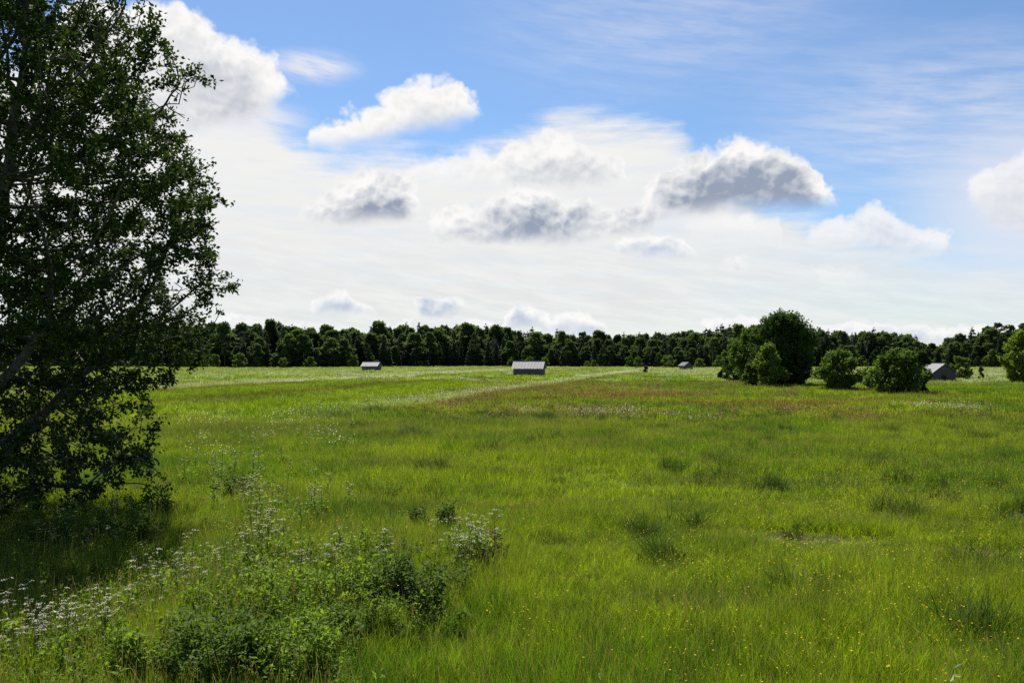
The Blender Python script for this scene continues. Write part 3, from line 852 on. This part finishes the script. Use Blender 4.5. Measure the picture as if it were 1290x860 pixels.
# ------------------------------------------------------------------ instanced ground cover ("stuff" only)
def hidden_collection(name, meshes):
    c_ = bpy.data.collections.new(name)
    for i, me in enumerate(meshes): c_.objects.link(bpy.data.objects.new('%s_%02d' % (name, i), me))
    return c_


def scatter(name, meshes, P3, rot, sc, idx):
    me = bpy.data.meshes.new(name); me.vertices.add(len(P3)); me.vertices.foreach_set('co', np.asarray(P3, np.float32).ravel())
    for k_, d, ty, fld in (('rot', rot, 'FLOAT_VECTOR', 'vector'), ('scl', sc, 'FLOAT_VECTOR', 'vector'), ('idx', idx, 'INT', 'value')):
        a = me.attributes.new(k_, ty, 'POINT'); a.data.foreach_set(fld, np.asarray(d).ravel().astype(np.int32 if ty == 'INT' else np.float32))
    o = obj(name, me)
    ng = bpy.data.node_groups.new(name + '_cover', 'GeometryNodeTree')
    ng.interface.new_socket('Geometry', in_out='INPUT', socket_type='NodeSocketGeometry')
    ng.interface.new_socket('Geometry', in_out='OUTPUT', socket_type='NodeSocketGeometry')
    t = NT(ng)
    gi, go_ = t.new('NodeGroupInput'), t.new('NodeGroupOutput')
    ci_ = t.new('GeometryNodeCollectionInfo'); ci_.inputs[0].default_value = hidden_collection(name + '_kinds', meshes)
    ci_.inputs['Separate Children'].default_value = True; ci_.inputs['Reset Children'].default_value = True
    ip = t.new('GeometryNodeInstanceOnPoints'); ip.inputs['Pick Instance'].default_value = True
    def attr(nm, ty):
        n_ = t.new('GeometryNodeInputNamedAttribute', data_type=ty); n_.inputs[0].default_value = nm; return n_.outputs[0]
    e2r = t.new('FunctionNodeEulerToRotation'); t.l.new(attr('rot', 'FLOAT_VECTOR'), e2r.inputs[0])
    t.l.new(gi.outputs[0], ip.inputs['Points']); t.l.new(ci_.outputs[0], ip.inputs['Instance'])
    t.l.new(attr('idx', 'INT'), ip.inputs['Instance Index']); t.l.new(e2r.outputs[0], ip.inputs['Rotation']); t.l.new(attr('scl', 'FLOAT_VECTOR'), ip.inputs['Scale'])
    t.l.new(ip.outputs[0], go_.inputs[0])
    md = o.modifiers.new('cover', 'NODES'); md.node_group = ng
    return o


def grass_patch(seed, n, rad, h0, h1, wd, lean=.35, seeds=.05, segs=3, tufts=14, tsp=.035):
    rs = np.random.default_rng(seed)
    a = rs.uniform(0, 2 * pi, tufts); r_ = rad * np.sqrt(rs.random(tufts)); tf = rs.integers(0, tufts, n)
    th_, tt_ = rs.uniform(.55, 1.25, tufts), rs.normal(.48, .26, tufts)
    base_ = np.stack([(r_ * np.cos(a))[tf] + rs.normal(0, tsp, n), (r_ * np.sin(a))[tf] + rs.normal(0, tsp, n), np.full(n, -.03)], 1)
    isseed = rs.random(n) < seeds
    h = rs.uniform(h0, h1, n) * th_[tf] * np.where(isseed, 1.4, 1.0)
    la = rs.uniform(0, 2 * pi, n); ln = h * lean * rs.uniform(.1, 1.3, n) * np.where(isseed, .5, 1)
    fa = rs.uniform(0, 2 * pi, n); side = np.stack([np.cos(fa), np.sin(fa), np.zeros(n)], 1)
    w_ = wd * rs.uniform(.6, 1.3, n) * np.where(isseed, .45, 1)
    V, seed_a = [], []
    ts = np.linspace(0, 1, segs + 1)
    for t_ in ts:
        c_ = base_ + np.stack([np.cos(la) * ln * t_ ** 2, np.sin(la) * ln * t_ ** 2, h * (t_ - .12 * t_ ** 2 * (ln / h))], 1)
        ww = np.where(isseed, np.where(t_ > .7, 2.6, 1.0) * (1 if t_ < .99 else .4), 1 - t_ ** 1.6 * .92)
        V.append(c_ + side * (w_ * ww * .5)[:, None]); V.append(c_ - side * (w_ * ww * .5)[:, None])
        seed_a += [np.where(isseed, 1.0 if t_ > .6 else .35, 0.0)] * 2
    m_ = 2 * (segs + 1); V = np.stack(V, 1).reshape(-1, 3); sa = np.stack(seed_a, 1).reshape(-1)
    q0 = np.array([[2 * i, 2 * i + 1, 2 * i + 3, 2 * i + 2] for i in range(segs)])
    Q = (np.arange(n)[:, None, None] * m_ + q0[None]).reshape(-1, 4)
    tint = np.repeat(np.clip(tt_[tf] + rs.normal(0, .16, n), 0, 1), m_)
    return np_mesh('grass_patch', V, quads=Q, mat=M['grass'], attrs={'tint': tint, 'seed': sa}, smooth=True)


def spots(n, y0, y1, rs, half=.70, pw=1.0):
    """points spread evenly over the wedge of meadow between two distances"""
    y = np.sqrt(rs.uniform(0, 1, n) * (y1 ** 2 - y0 ** 2) + y0 ** 2)
    return rs.uniform(-1, 1, n) * (half * y + 1.5), y


def fbm(x, y, seed=0):
    r_ = np.random.default_rng(seed); v = 0
    for k_ in range(6):
        f = .12 * 1.75 ** k_; a = r_.uniform(0, 2 * pi); p_ = r_.uniform(0, 6.28, 2)
        v = v + np.sin((x * cos(a) + y * sin(a)) * f + p_[0]) * np.cos((x * sin(a) - y * cos(a)) * f * 1.3 + p_[1]) / 1.25 ** k_
    return v / 2.6


near_m = [grass_patch(100 + i, 170, .38, .16, .42, .0070, .60, .05, 3, 22, .04) for i in range(6)]
mid_m = [grass_patch(120 + i, 120, .60, .18, .46, .014, .50, .07, 3, 18, .06) for i in range(5)]
far_m = [grass_patch(140 + i, 100, 1.3, .22, .46, .040, .35, .07, 2, 12, .15) for i in range(4)]
vf_m = [grass_patch(160 + i, 100, 3.2, .22, .45, .11, .30, .05, 2, 14, .35) for i in range(3)]
rs = np.random.default_rng(5)
PX, PY, ID, SCL = [], [], [], []
for (n_, y0, y1, i0, ni, base_s) in ((11500, 8.2, 22, 0, 6, 1.0), (13000, 20, 52, 6, 5, 1.0), (14000, 48, 140, 11, 4, 1.0), (9000, 130, 440, 15, 3, 1.0)):
    x, y = spots(n_, y0, y1, rs)
    md_ = mud(x, y); k_ = rs.random(n_) > md_ * .92; x, y, md_ = x[k_], y[k_], md_[k_]
    hs = .90 + .30 * fbm(x, y, 4) + .48 * fbm(x * 4.5, y * 4.5, 12) + rs.normal(0, .13, len(x)) + .55 * smooth(3.0, -3.0, x + .12 * y) * smooth(21, 13, y)
    hs *= (1 - .60 * md_) * (1 - .62 * mud(x, y + .9)) * (1 - .4 * mud(x, y + 1.7))
    hs *= np.where((x > 2) & (y > 15) & (y < 26), .78, 1)
    SCL.append(np.stack([np.full(len(x), base_s), np.full(len(x), base_s), np.clip(hs, .30, 1.9)], 1))
    PX.append(x); PY.append(y); ID.append(i0 + rs.integers(0, ni, len(x)))
PX, PY, ID, SCL = map(np.concatenate, (PX, PY, ID, SCL))
n_ = len(PX)
rot = np.stack([rs.normal(0, .06, n_), rs.normal(0, .06, n_), rs.uniform(0, 6.28, n_)], 1)
o = scatter('meadow_grass', near_m + mid_m + far_m + vf_m, np.stack([PX, PY, ground(PX, PY)], 1), rot, SCL, ID)
tag(o, 'tall yellow green meadow grass covering the whole field', 'grass', kind='stuff')


# the depth of the wood behind the trees one can tell apart: one uncountable mass
nw = 900
pxw = np.linspace(-120, 1420, nw) + rs.normal(0, 3, nw); Dw = NEARW + rs.uniform(6, 75, nw) + 26 * np.sin(pxw * .011 + 1.0) - np.where(pxw > 1195, 38, 0)
Hw = ((HZ - np.interp(pxw, TOPS[:, 0], TOPS[:, 1])) / F * Dw + EYE) * rs.uniform(.72, 1.0, nw)
spire = rs.random(nw) < .18; Hw = np.where(spire, Hw * 1.10, Hw)
Hw = np.where(Dw < NEARW + 26 + 26 * np.sin(pxw * .011 + 1.0), Hw * .8, Hw)
n2 = 260
px2 = np.linspace(-120, 1420, n2) + rs.normal(0, 4, n2); D2 = NEARW + rs.uniform(-5, 8, n2) + 26 * np.sin(px2 * .011 + 1.0) - np.where(px2 > 1195, 38, 0)
pxw, Dw, Hw = np.concatenate([pxw, px2]), np.concatenate([Dw, D2]), np.concatenate([Hw, rs.uniform(4.5, 11, n2)]); nw += n2
kw = [KINDS['birch', 0][-1][1], KINDS['birch', 1][-1][1], KINDS['spruce', 0][-1][1], KINDS['spruce', 1][-1][1], KINDS['birch', 2][-1][1]]
xw = (pxw - 645) / F * Dw
o = scatter('deep_wood', kw, np.stack([xw, Dw, ground(xw, Dw) - .3], 1), np.stack([0 * xw, 0 * xw, rs.uniform(0, 6.28, nw)], 1), np.stack([Hw / 19.5 * 1.4, Hw / 19.5 * 1.4, Hw / 19.5], 1), np.where(np.concatenate([spire, np.zeros(n2, bool)]), rs.integers(2, 4, nw), rs.integers(0, 5, nw)))
tag(o, 'dark depth of the mixed wood behind its front trees', 'wood', kind='stuff')

# ------------------------------------------------------------------ flowers
def umbel(rs, c_, R_, n=16):
    """dome of small white florets"""
    a = rs.uniform(0, 2 * pi, n); r_ = R_ * np.sqrt(rs.random(n))
    p = c_ + np.stack([r_ * np.cos(a), r_ * np.sin(a), .25 * R_ * (1 - (r_ / R_) ** 2) + rs.normal(0, .004, n)], 1)
    s_ = R_ * .20; V = []
    up = np.array([0, 0, 1.]) + rs.normal(0, .35, (n, 3)); up /= np.linalg.norm(up, axis=1, keepdims=True)
    u = np.cross(up, [1, 0.2, 0]); u /= np.linalg.norm(u, axis=1, keepdims=True); v = np.cross(up, u)
    V = np.stack([p + u * s_, p + v * s_, p - u * s_, p - v * s_], 1).reshape(-1, 3)
    return V, np.arange(4 * n).reshape(n, 4), np.repeat(rs.random(n), 4)


def parsley(seed, H=.95):
    rs = np.random.default_rng(seed); st, fl, lf = [], [], []
    for k_ in range(rs.integers(1, 3)):
        a = rs.uniform(0, 6.28); ln = rs.uniform(.02, .16) * H
        top = np.array([cos(a) * ln, sin(a) * ln, H * rs.uniform(.8, 1.0)])
        pts = [np.array([rs.normal(0, .02), rs.normal(0, .02), -.03]), top * np.array([.4, .4, .5]), top]
        st.append(polytube(pts, [.006, .005, .003], 4))
        heads = [(pts[2] - [0, 0, .02], top)]
        for b_ in range(rs.integers(4, 8)):
            f = rs.uniform(.45, .9); b0 = top * np.array([f, f, f]); aa = rs.uniform(0, 6.28); L = rs.uniform(.10, .26)
            e1 = b0 + np.array([cos(aa) * L * .7, sin(aa) * L * .7, L * rs.uniform(.6, 1.1)]); st.append(polytube([b0, e1], [.003, .002], 3)); heads.append((b0, e1))
        for (b0, e1) in heads: fl.append(umbel(rs, e1, rs.uniform(.020, .042), 14))
    n = 46; f = rs.uniform(.05, .6, n); aa = rs.uniform(0, 6.28, n); rr_ = rs.uniform(.03, .25, n)
    lp = np.stack([np.cos(aa) * rr_, np.sin(aa) * rr_, H * f], 1)
    lf.append(leaves(lp, .11, rs, np.stack([np.cos(aa), np.sin(aa), .2 + 0 * aa], 1), .6, .5, .2, .1))
    return [('stem', mesh_of('parsley_stem', st, M['stem']))] + [('flower_head', mesh_of('parsley_umbel', [f_], M['white'])) for f_ in fl] + [('foliage', mesh_of('parsley_leaves', lf, M['shrub_light']))]
PARS = [parsley(200 + i, .85 + .1 * i) for i in range(4)]
PFIRST = {}
def put_parsley(x, y, label, group):
    i = random.randrange(4)
    if i not in PFIRST: r = plant('cow_parsley', PARS[i], x, y); PFIRST[i] = r
    else: r = copy_tree(PFIRST[i])
    s_ = random.uniform(.75, 1.12); r.location = (x, y, float(ground(x, y))); r.rotation_euler = (0, 0, random.uniform(0, 6.28)); r.scale = (s_, s_, s_)
    tag(r, label, 'wildflower', group)
for (px, py, sx, sy, n_, label) in (
        (40, 845, 75, 22, 34, 'white flowering cow parsley in the sunlit bottom left corner'),
        (140, 835, 50, 20, 16, 'white cow parsley at the sunny edge of the tree shade, lower left'),
        (235, 770, 60, 18, 20, 'white cow parsley standing behind the leafy foreground bushes at the left'),
        (595, 728, 32, 14, 30, 'white cow parsley clustered right of the dark foreground bushes'),
        (330, 700, 90, 16, 12, 'scattered white cow parsley in tall grass right of the tree shade'),
        (400, 652, 75, 14, 14, 'white cow parsley in a loose row behind the foreground bushes'),
        (300, 645, 60, 14, 10, 'white cow parsley just beyond the right side of the tree shade'),
        (80, 690, 70, 20, 26, 'dim white cow parsley growing in the shade under the big tree'),
        (400, 745, 130, 30, 30, 'white cow parsley growing up through the leafy foreground bushes'),
        (310, 605, 90, 10, 14, 'white cow parsley in the field behind the low dark weeds')):
    for k_ in range(n_):
        x, y = at(random.gauss(px, sx * .55), max(560, random.gauss(py, sy * .7))); put_parsley(x, y, label, 'cow parsley: ' + label)

# distant cow parsley drifts, sorrel and buttercups, uncountable
def dots(seed, n, rad, h0, h1, size, mat):
    rs = np.random.default_rng(seed); a = rs.uniform(0, 6.28, n); r_ = rad * np.sqrt(rs.random(n))
    p = np.stack([r_ * np.cos(a), r_ * np.sin(a), rs.uniform(h0, h1, n)], 1)
    up = np.array([0, -.25, 1.]) + rs.normal(0, .45, (n, 3)); up /= np.linalg.norm(up, axis=1, keepdims=True)
    u = np.cross(up, [1, .2, 0]); u /= np.linalg.norm(u, axis=1, keepdims=True); v = np.cross(up, u); s_ = size * rs.uniform(.6, 1.2, (n, 1))
    V = np.stack([p + u * s_, p + (u + v) * s_ * .7, p + v * s_, p - u * s_, p - (u + v) * s_ * .7, p - v * s_], 1).reshape(-1, 3)
    Q = np.concatenate([np.arange(n)[:, None] * 6 + np.array([0, 1, 2, 3]), np.arange(n)[:, None] * 6 + np.array([3, 4, 5, 0])])
    return np_mesh('flower_patch', V, quads=Q, mat=mat, attrs={'tint': np.repeat(rs.random(n), 6)})


def flower_stuff(name, pts, meshes, label, scl=1.0):
    x, y = pts; n_ = len(x); r_ = np.random.default_rng(len(name))
    o = scatter(name, meshes, np.stack([x, y, ground(x, y)], 1), np.stack([0 * x, 0 * x, r_.uniform(0, 6.28, n_)], 1), np.stack([np.full(n_, scl)] * 3, 1), r_.integers(0, len(meshes), n_))
    tag(o, label, 'wildflowers', kind='stuff')

r_ = np.random.default_rng(9)
# white drifts along the ditches and in the far pale meadow
xs, ys = [], []
def drift(s0, wid, y0, y1, n):
    y = r_.uniform(y0, y1, n); xs.append(s0 + .25 * y + r_.normal(0, wid, n)); ys.append(y)
drift(-27, .9, 60, 270, 330); drift(-29, 3.0, 60, 130, 45); drift(-77, 5.0, 95, 300, 300); drift(-110, 18, 110, 330, 160); drift(-40, 8, 60, 110, 12)
y = r_.uniform(120, 380, 420); xs.append(r_.uniform(28, 260, 420) * y / 330 + 20); ys.append(y)
y = r_.uniform(200, 390, 420); xs.append(r_.uniform(-.5, .6, 420) * y); ys.append(y)
y = r_.normal(58, 2.5, 26); xs.append(r_.normal(6.0, 2.8, 26)); ys.append(y)
y = r_.normal(60, 3, 20); xs.append(r_.normal(31.5, 1.0, 20)); ys.append(y)
y = r_.uniform(30, 60, 34); xs.append(r_.uniform(-.42, -.2, 34) * y); ys.append(y)
flower_stuff('white_wildflowers', (np.concatenate(xs), np.concatenate(ys)), [dots(300 + i, 30, 1.1, .40, .75, .025, M['white']) for i in range(3)], 'white cow parsley drifts along the field ditches and far meadow')
# buttercups, thickest at the lower right
x, y = spots(5200, 9, 36, r_, .66)
k_ = r_.random(len(x)) < np.clip(.26 + .75 * fbm(x * 2.2, y * 2.2, 8) + .040 * x, .0, 1) * np.clip(1.45 - y / 24, .06, 1); x, y = x[k_], y[k_]
flower_stuff('yellow_buttercups', (x, y), [dots(320 + i, 9, .42, .24, .56, .013, M['yellow']) for i in range(3)], 'yellow buttercups sprinkled through the meadow grass')
x = r_.uniform(-6, 34, 420); y = r_.uniform(50, 130, 420); k_ = fbm(x * .5, y, 3) > -.1; x, y = x[k_], y[k_]
flower_stuff('red_sorrel', (x, y), [dots(340 + i, 40, 1.4, .40, .70, .050, M['rust']) for i in range(3)], 'rusty red sorrel spikes in bands across the middle of the field')


# ------------------------------------------------------------------ foreground bushes, tussocks and small things
def bush_meshes(seed, H, Rw, n_stem, leafm, ls=.075, per=42, stemm=None, aspect=.5, spread=1.0):
    rs = np.random.default_rng(seed); st, lp, ld = [], [], []
    for k_ in range(n_stem):
        a = rs.uniform(0, 2 * pi); r0 = Rw * .55 * np.sqrt(rs.random()); b0 = np.array([cos(a) * r0, sin(a) * r0, -.04])
        h = H * rs.uniform(.6, 1.05) * (1 - .25 * (r0 / Rw)); out_ = Rw * .55 * rs.uniform(.1, 1.0) * spread
        e1 = b0 + np.array([cos(a) * out_, sin(a) * out_, h]); m1 = (b0 + e1) / 2 - np.array([cos(a), sin(a), 0]) * out_ * .15 + rs.normal(0, .02, 3)
        st.append(('stem', mesh_of('bush_stem', [polytube([b0, m1, e1], [.008, .006, .003], 4)], stemm or M['stem'])))
        f = rs.uniform(.12, 1.03, per); seg_ = np.where(f[:, None] < .5, b0 + (m1 - b0) * f[:, None] * 2, m1 + (e1 - m1) * (f[:, None] - .5) * 2)
        aa = rs.uniform(0, 2 * pi, per); off = np.stack([np.cos(aa), np.sin(aa), rs.normal(.1, .3, per)], 1)
        lp.append(seg_ + off * rs.uniform(.01, .09, (per, 1))); ld.append(off)
    V, Q, T = leaves(np.concatenate(lp), ls, rs, np.concatenate(ld) * 1.2, .55, aspect, .25, .1)
    return st + [('foliage', np_mesh('bush_foliage', V, quads=Q, mat=leafm, attrs={'tint': T}))]
FB = [  # px, base row, width px, top row, leaf, stems, leaf length, label
    (536, 788, 66, 706, 'shrub_dark', 34, .075, 'dark upright willow bush, right one of the foreground pair'),
    (488, 776, 78, 690, 'shrub_dark', 40, .075, 'dark bushy willow, left one of the foreground pair'),
    (505, 722, 60, 680, 'shrub_dark', 22, .07, 'dark low bush peeping out behind the foreground pair'),
    (563, 672, 26, 630, 'shrub_dark', 20, .09, 'small pointed dark bush alone in the grass behind the pair'),
    (531, 670, 30, 642, 'shrub_dark', 16, .09, 'little low dark bush left of the small pointed one'),
    (275, 872, 170, 756, 'shrub_dark', 80, .080, 'biggest leafy dark bush filling the bottom of the view at the left'),
    (372, 872, 120, 768, 'shrub_light', 50, .075, 'leafy bush at the bottom edge right of the biggest bush'),
    (190, 866, 110, 772, 'shrub_light', 40, .075, 'leafy bush at the bottom edge left of the biggest bush'),
    (425, 786, 110, 700, 'shrub_light', 46, .070, 'light green spreading bush left of the dark foreground pair'),
    (345, 796, 110, 712, 'shrub_light', 44, .070, 'light green bush behind the biggest bush'),
    (455, 722, 80, 662, 'shrub_light', 34, .065, 'light green bush with a ragged top behind the spreading bush'),
    (268, 800, 80, 728, 'shrub_light', 30, .065, 'pale leafy weeds standing left of the light green bush'),
    (440, 690, 40, 655, 'shrub_red', 12, .06, 'russet tinged little bush behind the ragged light green one'),
    (622, 722, 44, 668, 'shrub_red', 12, .06, 'russet tinged weed clump among the white flowers right of the pair'),
    (588, 730, 70, 668, 'shrub_light', 30, .06, 'light green weeds under the white flowers right of the pair'),
    (300, 628, 80, 600, 'shrub_dark', 30, .10, 'low dark weeds in the field right of the tree shade'),
    (450, 815, 60, 760, 'shrub_dark', 20, .07, 'dark low bush in front of the spreading light bush'),
    (60, 700, 110, 628, 'shrub_dark', 44, .09, 'shaded thicket at the foot of the big left tree'),
    (150, 700, 110, 632, 'shrub_dark', 44, .09, 'shaded thicket right of the big tree foot'),
    (190, 660, 70, 606, 'shrub_dark', 28, .09, 'dark weeds at the outer rim of the tree shade'),
    (20, 640, 100, 585, 'shrub_dark', 40, .09, 'dark undergrowth behind the big tree foot at the left edge'),
    (215, 745, 90, 700, 'shrub_light', 26, .06, 'pale green weeds at the sunny right rim of the tree shade'),
    (300, 740, 90, 690, 'shrub_light', 26, .06, 'pale green weeds behind the leafy foreground bushes'),
    (385, 725, 80, 680, 'shrub_light', 24, .06, 'pale green weeds left of the ragged light green bush'),
    (60, 868, 120, 800, 'shrub_light', 30, .06, 'pale green weeds in the bottom left corner'),
    (130, 815, 80, 765, 'shrub_light', 24, .06, 'pale green weeds among the white flowers near the bottom left corner'),
    (560, 760, 60, 715, 'shrub_light', 18, .06, 'pale green weeds just right of the dark foreground pair'),
    (110, 770, 90, 722, 'shrub_dark', 26, .08, 'dark weeds along the near rim of the tree shade'),
]
for i, (px, base_, wpx, top, lm, ns, ls, label) in enumerate(FB):
    x, D = at(px, base_); H = metres(base_ - top, D) * 1.0; Rw = metres(wpx, D) / 2
    plant('leafy_bush', bush_meshes(400 + i, H, Rw, max(8, int(ns * .6)), M[lm], ls, 95), x, D, 0, 1.0, label, 'bush', 'leafy bushes and weeds in the left foreground')

# uncountable low weeds knitting the near left together
def herb(seed, H, leafm, ls):
    rs = np.random.default_rng(seed); P3, O3 = [], []
    for k_ in range(7):
        b0 = np.array([rs.normal(0, .16), rs.normal(0, .16), 0]); e1 = b0 + np.array([rs.normal(0, .12), rs.normal(0, .12), H * rs.uniform(.6, 1.1)])
        f = rs.uniform(.15, 1.02, 30); a = rs.uniform(0, 6.28, 30); o_ = np.stack([np.cos(a), np.sin(a), rs.normal(.25, .3, 30)], 1)
        P3.append(b0 + (e1 - b0) * f[:, None] + o_ * .03); O3.append(o_)
    V, Q, T = leaves(np.concatenate(P3), ls, rs, np.concatenate(O3) * 1.2, .5, .42, .25, .05)
    return np_mesh('weed', V, quads=Q, mat=leafm, attrs={'tint': T})
HB = [herb(650, .55, M['shrub_light'], .085), herb(651, .70, M['shrub_light'], .065), herb(652, .45, M['shrub_dark'], .10), herb(653, .85, M['shrub_light'], .05), herb(654, .6, M['shrub_dark'], .07)]
rh = np.random.default_rng(44)
qx, qy = rh.uniform(-60, 660, 2600), rh.uniform(590, 900, 2600)
edge = np.interp(qx, [0, 200, 320, 420, 520, 600, 660], [600, 610, 650, 660, 680, 705, 800])
k_ = (rh.random(2600) < np.clip((qy - edge) / 70, 0, 1) * np.interp(qx, [-60, 450, 600, 660], [1, 1, .6, .1]) * np.interp(qx, [0, 430, 500, 660], [.50, .50, .26, .2])) & ~((qy > 815) & (qx > 440))
hx, hy = at(qx[k_], qy[k_]); nh = len(hx); hsc = rh.uniform(.5, 1.1, nh)
o = scatter('low_weeds', HB, np.stack([hx, hy, ground(hx, hy)], 1), np.stack([rh.normal(0, .08, nh), rh.normal(0, .08, nh), rh.uniform(0, 6.28, nh)], 1), np.stack([hsc, hsc, hsc], 1), rh.integers(0, 5, nh))
tag(o, 'leafy green weeds knitting the near left bushes and grass together', 'weeds', kind='stuff')

# dark rush tussocks dotted over the field
def tussock(seed):
    return grass_patch(seed, 260, .28, .30, .62, .010, .75, .0)
M_g = M['grass']; M['grass'] = leaf_mat('rush_blade', (.028, .055, .010), (.055, .090, .015), .40, .10, .60)
TUS = [tussock(500 + i) for i in range(3)]; M['grass'] = M_g
rt = random.Random(4)
for k_ in range(110):
    px = rt.uniform(420, 1290); py = 452 + 4160 / rt.uniform(11.5, 62)
    if px < 640 and py > 640: continue
    x, y = at(px, py)
    o = obj('rush_tussock', TUS[k_ % 3], loc=(x, y, float(ground(x, y)))); s0 = rt.uniform(.5, 1.5) * (1 + y / 90); o.scale = (s0 * 1.35, s0 * .9, min(1.25, s0) * .95); o.rotation_euler = (0, 0, rt.uniform(0, 6))
    where = ('in the near' if y < 18 else 'in the middle' if y < 32 else 'in the farther') + (' left' if px < 800 else ' right') + ' part of the open meadow'
    tag(o, 'dark green tussock ' + where, 'grass tussock', 'dark tussocks ' + where)

# pale leaved shoot sticking up at the lower right
def shoot(px, py, D, label, seed, lean=.25, nl=9):
    rs = np.random.default_rng(seed); tx, tz = (px - 645) / F * D, EYE - (py - HZ) / F * D
    bx, by = tx - .25, D - .05; bz = float(ground(bx, by)); r = empty('willow_shoot', (bx, by, bz)); tag(r, label, 'shoot')
    top = np.array([tx - bx, D - by, tz - bz]); pts = [np.zeros(3), top * np.array([.25, .3, .55]), top]
    part('stem', mesh_of('shoot_stem', [polytube(pts, [.005, .004, .002], 5)], M['stem']), r)
    f = np.linspace(.55, 1.0, nl); p = np.array([pts[1] + (pts[2] - pts[1]) * ((q_ - .5) * 2) for q_ in f])
    aa = np.arange(nl) * 2.4; d = np.stack([np.cos(aa) + .7, np.sin(aa), .5 + 0 * aa], 1)
    V, Q, T = leaves(p, .085, rs, d * 3, .5, .30, .3, 0)
    part('leaf_tuft', np_mesh('shoot_leaves', V, quads=Q, mat=M['silver'], attrs={'tint': T}), r)
shoot(1198, 838, 5.6, 'pale silvery leaved willow shoot poking up at the lower right edge', 601)
shoot(1150, 874, 5.2, 'low pale shoot at the very bottom left of the silvery willow shoot', 602)
shoot(757, 853, 6.0, 'thin pale shoot tip at the bottom edge right of the middle', 603, nl=5)

# bare sticks
def stick(px0, py0, px1, py1, D, r0, label, c_):
    a = np.array([(px0 - 645) / F * D, D, EYE - (py0 - HZ) / F * D]); b_ = np.array([(px1 - 645) / F * D, D + .05, EYE - (py1 - HZ) / F * D])
    a[2] = min(a[2], float(ground(a[0], a[1])) - .02) if True else a[2]
    mid_ = (a + b_) / 2 + np.array([.01, 0, .01])
    o = obj('stick', mesh_of('stick', [polytube([a, mid_, b_], [r0, r0 * .85, r0 * .6], 7)], M[c_], True)); tag(o, label, 'stick'); return o
stick(100, 752, 116, 724, 13.4, .018, 'pale bare stick leaning in the tree shade at the left', 'bark_birch')
stick(667, 690, 668, 671, 17.6, .010, 'thin pale dry stalk standing alone in the grass right of the white flowers', 'bark_birch')

# puddle
m_, t = material('water')
b = t.new('ShaderNodeBsdfPrincipled'); b.inputs['Base Color'].default_value = (.02, .022, .018, 1); b.inputs['Roughness'].default_value = .04; b.inputs['IOR'].default_value = 1.33
finish(t, b.outputs[0])
th = np.linspace(0, 2 * pi, 28, endpoint=False); rr_ = 1 + .18 * np.sin(th * 3 + 1) + .1 * np.sin(th * 5)
cx, cy = 13.0, 20.3
ring = np.stack([cx + .95 * rr_ * np.cos(th), cy + .5 * rr_ * np.sin(th), np.full(28, float(ground(cx, cy)) + .0)], 1)
V = np.concatenate([[[cx, cy, ring[0, 2]]], ring]); T3 = np.array([[0, i + 1, (i + 1) % 28 + 1] for i in range(28)])
o = obj('puddle', np_mesh('puddle', V, tris=T3, mat=m_)); tag(o, 'small shining puddle', kind='structure')
